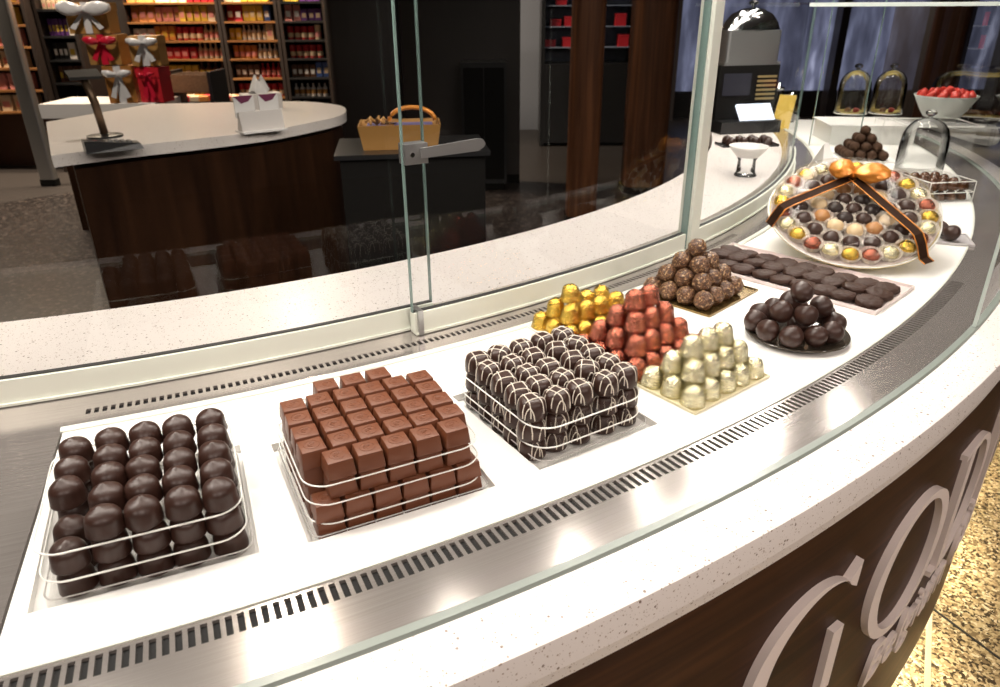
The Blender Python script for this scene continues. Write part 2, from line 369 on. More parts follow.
# inner steel ledge
pitch2 = math.degrees(.00368); b0 = math.degrees(-1.19811)
inner = [b0 + pitch2 * i for i in range(0, 137)]
mb = vent_plate(inner, pitch2 * .58, 2.955, 3.094, 3.0465, 3.0625, PH0, PH1, 0.001)
mb.obj('rear_vent_plate', M['steel'], counter, fix=False)
mb = MB(); mb.ring([(2.955, -.004), (3.094, -.004), (3.094, -.02), (2.955, -.02)], PH0, PH1, 120); mb.obj('vent_channel', M['dark_slot'], counter)
mb = MB(); mb.ring([(3.094, -.01), (3.094, .003), (3.097, .005), (3.104, .005), (3.107, .003), (3.107, -.01)], -69.2, PH1, 140); mb.obj('deck_trim', M['deck_trim'], counter, auto=30)
mb = MB(); mb.ring([(3.550, -.01), (3.550, .002), (3.5535, .002), (3.5535, -.01)], -69.2, PH1, 160); mb.obj('deck_trim', M['deck_trim'], counter, auto=30)
# left steel end beyond the deck
mb = MB(); mb.ring([(3.094, -.01), (3.094, .001), (3.5535, .001), (3.5535, -.01)], PH0, -69.2, 30); mb.obj('end_plate', M['steel'], counter, auto=30)
# white deck with three sunken wells
deck = MB(); deck.ring([(3.107, -.03), (3.107, 0), (3.550, 0), (3.550, -.03)], -69.15, PH1, 160)
deck_me = deck.mesh('display_deck')
deck_o = link('display_deck', deck_me, M['deck'])
WELLS = [(-67.0, -112, 112, 3238, 3474), (-63.7, -36, 199, 3258, 3484), (-57.5, -112, 97, 3255, 3488)]
cut = MB()
for ph, t0, t1, q0, q1 in WELLS:
    fr = Frame(ph); t0, t1, q0, q1 = [x / 1000 for x in (t0, t1, q0, q1)]
    vs = [fr(t, q, z) for z in (-.012, .05) for q in (q0, q1) for t in (t0, t1)]
    cut.add(vs, [(0, 2, 3, 1), (4, 5, 7, 6), (0, 1, 5, 4), (2, 6, 7, 3), (0, 4, 6, 2), (1, 3, 7, 5)])
cut_o = link('cutter', cut.mesh('cutter'), None)
bo = deck_o.modifiers.new('wells', 'BOOLEAN'); bo.object = cut_o; bo.operation = 'DIFFERENCE'; bo.solver = 'EXACT'
dg = bpy.context.evaluated_depsgraph_get(); dg.update()
nm = bpy.data.meshes.new_from_object(deck_o.evaluated_get(dg)); deck_o.modifiers.clear(); deck_o.data = nm; nm.name = 'display_deck'
bpy.data.objects.remove(cut_o, do_unlink=True)
nm.materials.clear(); nm.materials.append(M['deck']); deck_o.parent = counter
# staff side quartz top and its dark wood front
QZ = .034
mb = MB(); mb.ring([(2.712, QZ), (2.975, QZ), (2.975, -.03), (2.712, -.03), (2.708, -.02), (2.708, QZ - .008)], PH0, PH1, 140); mb.obj('staff_quartz_top', M['quartz'], counter, auto=40)
mb = MB(); mb.ring([(2.74, -.03), (2.80, -.03), (2.80, -.889), (2.74, -.889)], PH0, PH1, 120); mb.obj('staff_panel', M['wood_panel'], counter, auto=30)

# ---- raised lettering on the fascia: (arc length, height) outlines bent round the front
RF = 3.719
def bend(polys, z_top=.012):        # polys: list of closed (s, z) outlines, each a simple strip of quads [(outer, inner), ...]
    b = MB()
    for ki, (pairs, closed) in enumerate(polys):
        z_th = z_top - .0005 * ki
        n = len(pairs); vs = []
        for (so, zo), (si, zi) in pairs:
            for s_, z_ in ((so, zo), (si, zi)):
                for r_ in (RF - .001, RF + z_th):
                    a = s_ / RF; vs.append(Vector((r_ * math.cos(a), r_ * math.sin(a), z_)))
        fs = []
        for i in range(n if closed else n - 1):
            j = (i + 1) % n; A, B = 4 * i, 4 * j
            fs += [(A + 1, B + 1, B + 3, A + 3), (A, A + 2, B + 2, B), (A, B, B + 1, A + 1), (A + 2, A + 3, B + 3, B + 2)]
        if not closed: fs += [(0, 1, 3, 2), (4 * n - 4, 4 * n - 2, 4 * n - 1, 4 * n - 3)]
        b.add(vs, fs)
    return b
def arc_pairs(cx, cz, ro, hz, ri, hi, dx, a0, a1, n=40):
    out = []
    for i in range(n + 1):
        a = R(a0 + (a1 - a0) * i / n)
        out.append(((cx + ro * math.cos(a), cz + hz * math.sin(a)), (cx + dx + ri * math.cos(a), cz + hi * math.sin(a))))
    return out
ZB, ZT = .440, .715; ZC = (ZB + ZT) / 2; HZ = (ZT - ZB) / 2
def bar(s0, z0, s1, z1, w0, w1=None, slant=0):
    w1 = w0 if w1 is None else w1; z0 += .001; z1 -= .001
    return ([((s0 - w0 / 2, z0), (s0 + w0 / 2, z0)), ((s1 - w1 / 2, z1), (s1 + w1 / 2, z1))], False)
def hbar(s0, s1, z0, z1):
    z0 -= .0008; z1 += .0008
    return ([((s0, z0), (s0, z1)), ((s1, z0), (s1, z1))], False)
LET = []
# G
g = arc_pairs(-3.540, ZC, .132, HZ, .116, HZ - .010, .022, 52, 305, 44)
LET.append([(g, False), ([((-3.462, ZT - .028), (-3.452, ZT - .040)), ((-3.432, ZT - .004), (-3.434, ZT - .052))], False),
            bar(-3.455, ZB + .02, -3.455, .592, .028)])
# O
LET.append([(arc_pairs(-3.216, ZC, .140, HZ + .004, .108, HZ - .010, 0, 0, 360 - 9, 39), True)])
# D
d_ = arc_pairs(-2.965, ZC, .150, HZ, .118, HZ - .010, 0, -90, 90, 26)
LET.append([bar(-3.005, ZB, -3.005, ZT, .030), hbar(-3.045, -2.955, ZT - .010, ZT), hbar(-3.045, -2.955, ZB, ZB + .010), (d_, False)])
LET.append([bar(-2.715, ZB, -2.715, ZT, .030), hbar(-2.75, -2.68, ZT - .008, ZT), hbar(-2.75, -2.68, ZB, ZB + .008)])
LET.append([bar(-2.52, ZB, -2.61, ZT, .022, .032), bar(-2.52, ZB, -2.43, ZT, .014, .012)])
LET.append([bar(-2.36, ZB, -2.26, ZT, .012, .014), bar(-2.16, ZB, -2.26, ZT, .032, .022), hbar(-2.31, -2.21, .535, .545)])
for L_ in LET: bend(L_).obj('letter', M['letter'], counter, auto=40)
def text_bent(body, s0, z0, h, spacing=1.0, shear=.22):
    cu = bpy.data.curves.new('small_lettering', 'FONT'); cu.body = body; cu.size = h; cu.shear = shear; cu.extrude = .004; cu.resolution_u = 3; cu.space_character = spacing
    o = bpy.data.objects.new('small_lettering', cu); COL.objects.link(o)
    dg = bpy.context.evaluated_depsgraph_get(); dg.update()
    me = bpy.data.meshes.new_from_object(o.evaluated_get(dg)); bpy.data.objects.remove(o, do_unlink=True)
    for v in me.vertices:
        a = (s0 + v.co.x) / RF; r_ = RF + .005 + v.co.z
        v.co = Vector((r_ * math.cos(a), r_ * math.sin(a), z0 + v.co.y))
    return me
def text_w(t):
    cu = bpy.data.curves.new('w', 'FONT'); cu.body = t; cu.size = .128; o = bpy.data.objects.new('w', cu); COL.objects.link(o)
    bpy.context.view_layer.update(); w = o.dimensions.x; bpy.data.objects.remove(o, do_unlink=True); return w
word = 'Belgium 1926'
for i, ch in enumerate(word):
    if ch != ' ': link('letter', text_bent(ch, -3.285 + (text_w(word[:i] + 'l') - text_w('l') if i else 0), .322, .128), M['letter'], counter)

# ================================================================== GLASS DOORS ON THE STAFF SIDE
RAILH = .044
def door(name, label, r, pa, pb, n, edge_a=True, edge_b=True, zt=.98, gm='glass'):
    fr = Frame((pa + pb) / 2); base = fr(0, r, 0)
    e = thing(name, label, 'glass door', base, 0)
    def ring(prof, a, b_, k): 
        x = MB(); x.ring(prof, a, b_, k); x.v = [(Vector(v) - base) for v in x.v]; return x
    k = n
    ring([(r - .010, .003), (r + .010, .003), (r + .010, RAILH), (r - .010, RAILH)], pa, pb, k).obj('bottom_rail', M['rail'], e, auto=30)
    ring([(r - .004, RAILH), (r + .004, RAILH), (r + .004, RAILH + .0025), (r - .004, RAILH + .0025)], pa, pb, k).obj('rail_gasket', M['gasket'], e, auto=30)
    ring([(r + .0100, .003), (r + .0145, .003), (r + .0145, .007), (r + .0100, .007)], pa, pb, k).obj('rail_foot', M['rail'], e, auto=30)
    b = MB(); vs = []
    for i in range(k + 1):
        ph = pa + (pb - pa) * i / k
        vs += [P(r, ph, RAILH) - base, P(r, ph, zt) - base]
    b.add(vs, [(2 * i, 2 * i + 2, 2 * i + 3, 2 * i + 1) for i in range(k)])
    g = b.obj('glass_pane', M[gm], e, smooth=True, fix=False)
    for ok, ph in ((edge_a, pa), (edge_b, pb)):
        if ok:
            w = math.degrees(.0013 / r)
            ring([(r - .0035, RAILH), (r + .0035, RAILH), (r + .0035, zt), (r - .0035, zt)], ph - w, ph + w, 1).obj('glass_edge', M['glass_edge'], g)
    return e, base
dA, bA = door('sliding_glass_door', 'clear sliding glass door behind the dark dome truffles, pale bottom rail', 2.985, -79, -57.6, 30, False, True)
dB, bB = door('sliding_glass_door', 'clear glass door behind the foil chocolates, clamp and bar handle on its edge', 3.014, -58.6, -43.9, 30, True, False)
dC, bC = door('sliding_glass_door', 'clear glass door behind the gift platter, beyond the pale upright post', 3.014, -42.8, -18.2, 40, False, True, .98, 'glass_soft')
# clamp and bar handle on door B
fr = Frame(-58.4); zc = .355
pc = on_cyl(412, 153, 3.014); zc = pc.z - DZ
pe = on_cyl(482, 142, 3.06)
b = MB(); base = fr(0, 3.014, zc)
Mx = Matrix.Translation(base - bB) @ Matrix.Rotation(fr.rot, 4, 'Z')
b.box(-.011, .030, -.013, .013, -.0165, .0165, Mx); o = b.obj('clamp', M['satin_metal'], dB)
for dx in (0.0, .022):
    bb = MB(); bb.lathe([(0, .003), (.004, .003), (.0045, 0)], 12, Mx @ Matrix.Translation((dx, -.0145, 0)) @ Matrix.Rotation(math.pi / 2, 4, 'X')); bb.obj('screw', M['chrome'], o)
hd = pe - base; hl = hd.length
xa = hd.normalized(); za = Vector((0, 0, 1)); ya = za.cross(xa).normalized(); za = xa.cross(ya)
Mh = Matrix((xa, ya, za)).transposed().to_4x4(); Mh.translation = base - bB
b = MB(); poly = [(.02, -.008), (hl - .01, -.010), (hl, -.005), (hl + .003, 0), (hl, .007), (hl - .01, .010), (.02, .008)]
MhX = Mh @ Matrix.Rotation(math.pi / 2, 4, 'X'); b.prism(poly, .012, .018, MhX); b.obj('bar_handle', M['satin_metal'], dB, auto=30)
# corner bracket at the foot of the pane edge
b = MB(); b.box(-.006, .004, -.016, .016, .003 - zc, .050 - zc, Mx); b.obj('end_bracket', M['satin_metal'], dB)
# post
ph = -43.35; fr = Frame(ph); base = fr(0, 3.014, 0)
e = thing('glass_door_post', 'pale upright post between the two glass doors, behind the nut truffles', 'post', base, fr.rot)
b = MB(); b.box(-.019, .019, -.018, .018, .002, 1.0); b.obj('upright', M['rail'], e)
b = MB(); b.box(-.024, -.019, -.008, .008, .002, 1.0); b.obj('glass_edge', M['glass_edge'], e)
b = MB(); b.box(-.030, .030, -.024, .024, 1.0, 1.02); b.obj('top_cap', M['rail'], e)
# curved front glass of the far half (its near edge shows as a thin upright line)
pf = on_cyl(976, 325, 3.657); phf = math.degrees(math.atan2(pf.y, pf.x))
base = P(3.655, phf, 0)
e = thing('curved_front_glass', 'curved clear front glass over the far counter end, near edge a thin line', 'glass panel', base)
b = MB(); vs = []; k = 60
ztop = .537
for i in range(k + 1):
    p_ = phf + (PH1 - phf) * i / k; vs += [P(3.655, p_, .004) - base, P(3.655, p_, ztop) - base]
b.add(vs, [(2 * i, 2 * i + 2, 2 * i + 3, 2 * i + 1) for i in range(k)]); g = b.obj('front_pane', M['glass_soft'], e, smooth=True, fix=False)
b = MB(); w = .03
b.ring([(3.652, .004), (3.658, .004), (3.658, ztop), (3.652, ztop)], phf - w, phf + w, 1); b.v = [Vector(v) - base for v in b.v]; b.obj('glass_edge', plain('pale_glass_edge', (.55, .62, .58), .15), g)
# top glass shelf of the far half
ps = on_cyl(818, 8, 3.05); 
e2 = thing('glass_shelf', 'horizontal glass top over the far end of the counter, seen edge-on above the cloches', 'glass shelf', base)
b = MB(); pa = -30.5
b.ring([(3.03, ztop), (3.655, ztop), (3.655, ztop + .008), (3.03, ztop + .008)], pa, PH1, 60); b.v = [Vector(v) - base for v in b.v]; b.obj('top_pane', M['glass'], e2, fix=True)
b = MB(); b.ring([(3.028, ztop - .001), (3.655, ztop - .001), (3.655, ztop + .009), (3.028, ztop + .009)], pa - .08, pa, 1); b.v = [Vector(v) - base for v in b.v]; b.obj('glass_edge', plain('bright_glass_edge', (.62, .68, .64), .15), e2)
# upright glass divider at the end of door C
base = P(3.05, -18.0, 0)
# ================================================================== CHOCOLATES
def proto_me(b, name, **k): return b.mesh(name, **k)
def rounded_box(w0, w1, h, bev, seg=2):
    bm = bmesh.new()
    vs = [bm.verts.new((x * w / 2, y * w / 2, z)) for w, z in ((w0, 0), (w1, h)) for x, y in ((-1, -1), (1, -1), (1, 1), (-1, 1))]
    for f in ((3, 2, 1, 0), (4, 5, 6, 7), (0, 1, 5, 4), (1, 2, 6, 5), (2, 3, 7, 6), (3, 0, 4, 7)): bm.faces.new([vs[i] for i in f])
    bmesh.ops.bevel(bm, geom=[e for e in bm.edges], offset=bev, segments=seg, affect='EDGES', profile=.5)
    return bm
def milk_mesh(i):
    bm = rounded_box(.0338, .0292, .0225, .0016)
    me = bpy.data.meshes.new('milk_chocolate_square'); bm.to_mesh(me); bm.free()
    # the pressed ring and small mark on the top face
    b = MB(); b.v = [tuple(v.co) for v in me.vertices]; b.f = [tuple(p.vertices) for p in me.polygons]
    b.lathe([(.0095, .0224), (.0092, .0229), (.0084, .0229), (.0081, .0224)], 20)
    rg = random.Random(i)
    n = 7; pts = [(.0045 * math.cos(2 * math.pi * j / 9 + .6), .0045 * math.sin(2 * math.pi * j / 9 + .6), .0225) for j in range(n)]
    b.tube(pts, .0006, 5)
    b.tube([(-.003, -.001, .0225), (.003, .0015, .0225)], .0005, 5)
    return b.mesh('milk_chocolate_square', auto=35)
MILK = [milk_mesh(0)]
MILK[0].materials.append(M['milk_choc'])
def lathe_dome(r0, r1, h, n=28, top=.55, seed=0, amp=.0, freq=60, crumple=0, peak=0.0, flat=2.2):
    """dome chocolate: nearly straight side, rounded shoulder, slightly uneven"""
    prof = [(0, 0), (r0 * .93, 0), (r0, .0012)]
    k = 5
    hs = h * (1 - top)
    for i in range(1, k): t = i / k; prof.append((r0 + (r1 - r0) * t, .0012 + (hs - .0012) * t))
    q = 12
    for i in range(q + 1):
        a = math.pi / 2 * i / q; c = math.cos(a) ** (2 / flat); s = math.sin(a) ** (2 / flat)
        prof.append((max(r1 * c, 1e-5), hs + (h - hs) * s))
    b = MB(); b.lathe(prof, n)
    off = Vector((seed * 3.1, seed * 1.7, seed * .9)); vs = []
    for v in b.v:
        v = Vector(v); rr = math.hypot(v.x, v.y)
        if v.z > .0005 and rr > 1e-4:
            nn = noise.noise(v * freq + off)
            pl = 0
            if crumple:
                a = math.atan2(v.y, v.x); w = 1 - v.z / h
                pl = crumple * (math.sin(a * 17 + seed) * .5 + math.sin(a * 29 + seed * 2) * .5) * (.25 + w)
            kf = 1 + (amp * nn + pl) / max(rr, .004)
            v.x *= kf; v.y *= kf
        if v.z > h * .5: v.z += amp * .8 * noise.noise(v * freq * 1.3 - off) + peak * math.exp(-((v.x - .002 * math.sin(seed)) ** 2 + (v.y - .002 * math.cos(seed)) ** 2) / (.0040 ** 2))
        vs.append(tuple(v))
    b.v = vs
    return b
DARK = []
for i in range(4):
    me = lathe_dome(.0193, .0180, .0295, seed=i + 1, amp=.0015, freq=45, peak=.0024, top=.54, flat=2.35).mesh('dark_dome_truffle', smooth=True); me.materials.append(M['dark_choc']); DARK.append(me)
FOIL = {}
for key in ('gold', 'copper', 'pale'):
    FOIL[key] = []
    for i in range(3):
        me = lathe_dome(.0192, .0160, .0315, n=36, seed=i * 2 + len(key), amp=.0009, freq=110, crumple=.0007, top=.5, flat=2.2).mesh('foil_chocolate', smooth=True); me.materials.append(M[key]); FOIL[key].append(me)
# drizzled chocolates: body and loops of ivory icing
DR_R, DR_H = .0194, .0285
PX = 4.2
def dr_z(r): return DR_H * max(0, 1 - min(1, r / DR_R) ** PX) ** (1 / PX)
def drizzle_mesh(seed):
    rg = random.Random(seed); b = MB()
    def sline(x0, y0, x1, y1, down0, down1):
        n = 14; pts = []
        def side(x, y, dn):
            a = math.atan2(y, x); k = DR_R * 1.005
            return [(k * math.cos(a), k * math.sin(a), z) for z in (DR_H * .45, DR_H * .45 - dn * .5, DR_H * .45 - dn)]
        top = []
        for i in range(n + 1):
            t = i / n; x = x0 + (x1 - x0) * t; y = y0 + (y1 - y0) * t; r = math.hypot(x, y)
            if r > DR_R * .985: x *= DR_R * .985 / r; y *= DR_R * .985 / r; r = DR_R * .985
            top.append((x, y, dr_z(r) + .0003))
        pts = list(reversed(side(x0, y0, down0))) + top + side(x1, y1, down1)
        b.tube(pts, .00090, 5)
    def chord(off, ang, d0, d1):
        h = math.sqrt(DR_R ** 2 - off ** 2); c, s = math.cos(ang), math.sin(ang)
        sline(off * -s - h * c, off * c - h * s, off * -s + h * c, off * c + h * s, d0, d1)
    a = rg.uniform(-.5, .5)
    for off in (-.008 + rg.uniform(-.003, .003), .008 + rg.uniform(-.003, .003)): chord(off, a + rg.uniform(-.12, .12), rg.uniform(.004, .010), rg.uniform(.004, .010))
    for off in (-.007 + rg.uniform(-.003, .003), .008): chord(off, a + math.pi / 2 + rg.uniform(-.2, .2), rg.uniform(.002, .010), rg.uniform(.002, .010))
    # a loop hanging on the side facing out
    n = 12; a1 = -math.pi / 2 + rg.uniform(-.5, .5); pts = []
    for i in range(n + 1):
        t = i / n; a = a1 + (t - .5) * .7; z = DR_H * (.10 + .62 * math.sin(math.pi * t) ** .6); k = DR_R * 1.005 if z < DR_H * .5 else DR_R * (1 - (z / DR_H) ** PX) ** (1 / PX) + .0003
        pts.append((k * math.cos(a), k * math.sin(a), z))
    b.tube(pts, .00090, 5)
    return b.mesh('icing_drizzle', smooth=True)
def dr_body(seed):
    prof = [(0, 0), (DR_R * .95, 0), (DR_R, .001), (DR_R, DR_H * .3)]
    for i in range(1, 15):
        z = DR_H * (.3 + .7 * math.sin(math.pi / 2 * i / 14)); prof.append((max(1e-5, DR_R * max(0, 1 - (z / DR_H) ** PX) ** (1 / PX)), z))
    b = MB(); b.lathe(prof, 28); off = Vector((seed, 2 * seed, 0))
    return b.mesh('drizzled_chocolate_body', smooth=True)
DRB = dr_body(1); DRB.materials.append(M['dark_choc'])
DRZ = []
for i in range(4):
    me = drizzle_mesh(i + 3); me.materials.append(M['drizzle']); DRZ.append(me)
def lump(r, seed, amp, freq, squash=1.0, name='ball', sub=3):
    bm = bmesh.new(); bmesh.ops.create_icosphere(bm, subdivisions=sub, radius=r)
    off = Vector((seed * 2.3, seed, seed * .7))
    for v in bm.verts:
        n_ = v.co.normalized(); v.co += n_ * amp * noise.noise(v.co * freq + off); v.co.z *= squash
    me = bpy.data.meshes.new(name); bm.to_mesh(me); bm.free(); me.shade_smooth(); return me
NUT = []
for i in range(4):
    me = lump(.0190, i + 1, .0022, 160, 1, 'nut_truffle', 4); me.materials.append(M['nut']); NUT.append(me)
BALL = []
for i in range(3):
    me = lump(.0200, i + 1, .0022, 50, 1, 'dark_truffle_ball', 3); me.materials.append(M['dark_choc']); BALL.append(me)
COOK = []
for i in range(4):
    bm = bmesh.new(); bmesh.ops.create_icosphere(bm, subdivisions=4, radius=1)
    for v in bm.verts:
        c = v.co.copy(); k = 1 + .10 * noise.noise(c * 2.2 + Vector((i * 5, 0, 0)))
        z = math.copysign(abs(c.z) ** .6, c.z)
        v.co = Vector((c.x * .0265 * k, c.y * .0265 * k, z * .0085 + .0018 * noise.noise(c * 4.5 + Vector((0, i * 7, 0))) * (1 if z > 0 else .2)))
    me = bpy.data.meshes.new('chocolate_patty'); bm.to_mesh(me); bm.free(); me.shade_smooth(); me.materials.append(M['cookie_choc']); COOK.append(me)

def put(name, me, loc, rz, label, cat, group, kids=()):
    o = bpy.data.objects.new(name, me); COL.objects.link(o); o.location = loc; o.rotation_euler = (0, 0, rz)
    tag(o, label, cat, group)
    for nm_, m_, in kids:
        c = bpy.data.objects.new(nm_, m_); COL.objects.link(c); c.parent = o
    return o
LAY4 = ['bottom', 'second', 'third', 'top']; LAY3 = ['bottom', 'middle', 'top']
rnd = random.Random(3)
def rrect(t0, t1, q0, q1, rad, n=6):
    out = []
    for cx, cy, a0 in ((t1 - rad, q1 - rad, 0), (t0 + rad, q1 - rad, 90), (t0 + rad, q0 + rad, 180), (t1 - rad, q0 + rad, 270)):
        for i in range(n + 1):
            a = R(a0 + 90 * i / n); out.append((cx + rad * math.cos(a), cy + rad * math.sin(a)))
    return out
def plastic_sheet(fr, t0, t1, q0, q1, z, rad, name, label, group, th=.0014, edge=.0011):
    c = fr((t0 + t1) / 2, (q0 + q1) / 2, z)
    # local axes: x along t, y inward (-q) so that rotation stays a plain turn about z
    e = thing(name, label, 'plastic sheet', c, fr.rot, group)
    w, d = (t1 - t0) / 2, (q1 - q0) / 2
    poly = rrect(-w, w, -d, d, rad)
    b = MB(); b.prism(poly, 0, th); b.obj('sheet', M['acrylic'], e)
    b = MB(); b.tube([(x, y, th / 2) for x, y in poly], edge, 6, True); b.obj('bright_edge', M['acrylic_edge'], e, smooth=True)
    return e
def tray(fr, t0, t1, q0, q1, z, rad, label, wall=.010, mat='acrylic', name='clear_tray'):
    c = fr((t0 + t1) / 2, (q0 + q1) / 2, z)
    e = thing(name, label, 'tray', c, fr.rot); w, d = (t1 - t0) / 2, (q1 - q0) / 2
    b = MB(); b.prism(rrect(-w, w, -d, d, rad), 0, .0012); b.obj('tray_floor', M[mat], e)
    po = rrect(-w, w, -d, d, rad); pi = rrect(-w + .002, w - .002, -d + .002, d - .002, rad - .002); n = len(po)
    b = MB(); vs = [Vector((x, y, z_)) for pl, z_ in ((po, .0012), (po, wall), (pi, wall), (pi, .0012)) for x, y in pl]
    fs = []
    for r_ in range(3):
        for i in range(n): fs.append((r_ * n + i, r_ * n + (i + 1) % n, (r_ + 1) * n + (i + 1) % n, (r_ + 1) * n + i))
    b.add(vs, fs); b.obj('tray_wall', M[mat], e, auto=30)
    b = MB(); b.tube([(x, y, wall) for x, y in rrect(-w + .001, w - .001, -d + .001, d - .001, rad)], .0009, 6, True); b.obj('tray_rim', M['tray_rim'], e, smooth=True)
    return e

M['tray_rim'] = plain('dimmed_clear_rim', (.50, .48, .46), .2)  # the clear rim's dimmer look put into a grey colour
# ---- tray of dark dome truffles
fr = Frame(-67.0); z0 = -.0105; lh = .0305
tray(fr, -.100, .108, 3.252, 3.468, -.0118, .016, 'clear shallow tray sunk in the deck under the dark dome truffles', .014)
cols = [-.071, -.031, .006, .044, .083]; rows = [3.276, 3.317, 3.358, 3.399, 3.4395]
G = 'dark dome truffles stacked in the first sunken tray'
for l in range(3):
    z = z0 + lh * l + .0012 + (.0008 if l else 0)
    for i, t in enumerate(cols):
        rr = rows if not (i == 0 and l == 2) else [3.282, 3.327, 3.370]
        for j, q in enumerate(rr):
            if l < 2 and not (i in (0, 4) or j == 4): continue
            rowname = ORD[len(rr) - 1 - j]
            lab = f'dark dome truffle, {LAY3[l]} layer, {ORD[i]} column from the left, {rowname} from the front'
            put('dark_dome_truffle', DARK[(i * 3 + j + l) % 4], fr(t + rnd.uniform(-.0012, .0012), q + rnd.uniform(-.0012, .0012), z), rnd.uniform(0, 6), lab, 'chocolate', G)
for l in (1, 2):
    plastic_sheet(fr, -.100, .105, 3.250, 3.466 - .006 * (l == 2), z0 + lh * l + .0002, .030, 'plastic_layer_sheet', f'clear plastic sheet with bright edge under the {LAY3[l]} layer of dark dome truffles', 'clear sheets between the truffle layers')
# ---- milk chocolate squares
fr = Frame(-63.7); z0 = -.0118; lh = .0231
tray(fr, -.030, .194, 3.264, 3.4815, -.0120, .012, 'clear shallow tray sunk in the deck under the milk chocolate squares', .012)
G = 'milk chocolate squares stacked four layers high'
def sq(t, q, l, lab, jit=.0007):
    put('milk_chocolate_square', MILK[0], fr(t + rnd.uniform(-jit, jit), q + rnd.uniform(-jit, jit), z0 + .0012 + lh * l), fr.rot + rnd.uniform(-.035, .035), lab, 'chocolate', G)
for l in range(4):
    if l == 3:
        for i in range(6):
            for j in range(4): sq(-.006 + .035 * i, 3.307 + .0355 * j, l, f'milk chocolate square, top layer, {ORD[i]} of six across, {ORD[4 - j]} row from the front')
        for i in range(5): sq(.0145 + .036 * i, 3.4475, l, f'milk chocolate square, top layer, {ORD[i]} of five in the front row')
        for i in range(3): sq(.046 + .037 * i, 3.2712, l, f'milk chocolate square, top layer, {ORD[i]} of three in the short back row')
    else:
        for i in (0, 5):
            for j in range(4): sq(-.006 + .035 * i, 3.307 + .0355 * j, l, f'milk chocolate square, {LAY4[l]} layer, {"left" if i == 0 else "right"} side, {ORD[4 - j]} behind the front row')
        if l == 2:
            for i in range(5): sq(.0145 + .036 * i, 3.4490, l, f'milk chocolate square, third layer, {ORD[i]} of five along the front')
        else:
            for i in range(6): sq(-.006 + .0350 * i, 3.4570 + .0008 * (1 - l), l, f'milk chocolate square, {LAY4[l]} layer, {ORD[i]} of six along the front')
        for i in range(3): sq(.046 + .037 * i, 3.2712, l, f'milk chocolate square, {LAY4[l]} layer, {ORD[i]} of three at the back')
for l in (1, 2, 3):
    plastic_sheet(fr, -.028, .190, 3.258, (0, 3.479, 3.474, 3.470)[l], z0 + .0003 + lh * l - .0002, .030, 'plastic_layer_sheet', f'clear plastic sheet with bright edge under the {LAY4[l]} layer of milk chocolate squares', 'clear sheets between the milk square layers', .0008, .00095)
# ---- drizzled chocolates
fr = Frame(-57.5); z0 = -.0105; lh = .0300
tray(fr, -.106, .092, 3.264, 3.482, -.0118, .020, 'clear shallow tray sunk in the deck under the drizzled chocolates', .014)
G = 'dark chocolates with ivory drizzle stacked three layers high'
for l in range(3):
    for i in range(5):
        for j in range(5):
            if l < 2 and not (i in (0, 4) or j == 4): continue
            t = -.0835 + .0395 * i - .0022 * j * (1 if i < 3 else .3); q = 3.2865 + .0385 * j
            lab = f'ivory drizzled dark chocolate, {LAY3[l]} layer, {ORD[i]} column from the left, {ORD[4 - j]} from the front'
            put('drizzled_chocolate', DRB, fr(t + rnd.uniform(-.0022, .0022), q + rnd.uniform(-.002, .002), z0 + .0012 + (.0008 if l else 0) + lh * l), fr.rot + rnd.uniform(-.5, .5), lab, 'chocolate', G, [('icing_drizzle', DRZ[rnd.randrange(4)])])
for l in (1, 2):
    plastic_sheet(fr, -.110, .083, 3.258, 3.481, z0 + .0003 + lh * l, .036, 'plastic_layer_sheet', f'clear plastic sheet with bright edge under the {LAY3[l]} layer of drizzled chocolates', 'clear sheets between the drizzled layers')

# ---- foil pyramids
def card(fr, t0, t1, q0, q1, label, mat='gold_card', lip=True, name='card_tray', z=.0005):
    c = fr((t0 + t1) / 2, (q0 + q1) / 2, z); e = thing(name, label, 'tray', c, fr.rot); w, d = (t1 - t0) / 2, (q1 - q0) / 2
    b = MB(); b.box(-w, w, -d, d, 0, .0015); b.obj('tray_floor', M[mat], e)
    if lip:
        b = MB()
        for x0, x1, y0, y1 in ((-w, w, -d, -d + .002), (-w, w, d - .002, d), (-w, -w + .002, -d + .002, d - .002), (w - .002, w, -d + .002, d - .002)): b.box(x0, x1, y0, y1, .0015, .004)
        b.obj('tray_lip', M[mat], e)
    return e
def pyramid(fr, key, t0, q0, pt, pq, counts, lh, nm, nml, group, zb=.002, skip=(), meshes=None, tilt=0, cz=0.0, name='foil_chocolate'):
    ms = meshes or FOIL[key]
    for l, (nt_, nq) in enumerate(counts):
        lay = (['bottom', 'second', 'third', 'top'] if len(counts) == 4 else ['bottom', 'middle', 'top'])[l]
        for i in range(nt_):
            for j in range(nq):
                if (l, i, j) in skip: continue
                t = t0 + pt * (i + l * .5) + rnd.uniform(-.001, .001); q = q0 - pq * (j + l * .5) + rnd.uniform(-.001, .001)
                lab = f'{nml}, {lay} layer, {ORD[j]} row from the front, {ORD[i]} from the left'
                if nt_ == 1 and nq == 1: lab = f'{nml} alone on the very top of its pyramid'
                o = put(name, ms[rnd.randrange(len(ms))], fr(t, q, zb + cz + lh * l), rnd.uniform(0, 6), lab, 'chocolate', group)
                o.rotation_euler.x = rnd.uniform(-.05, .05) * (l > 0); o.rotation_euler.y = rnd.uniform(-.05, .05) * (l > 0)
fr = Frame(-52)
card(fr, -.178, .012, 3.385, 3.500, 'cream card tray under the pale gold foil pyramid', 'cream_card')
pyramid(fr, 'pale', -.156, 3.4785, .0375, .0395, [(5, 3), (4, 2), (3, 1)], .0290, 'foil', 'pale gold foil chocolate', 'pale gold foil chocolates in the front pyramid')
fr = Frame(-51)
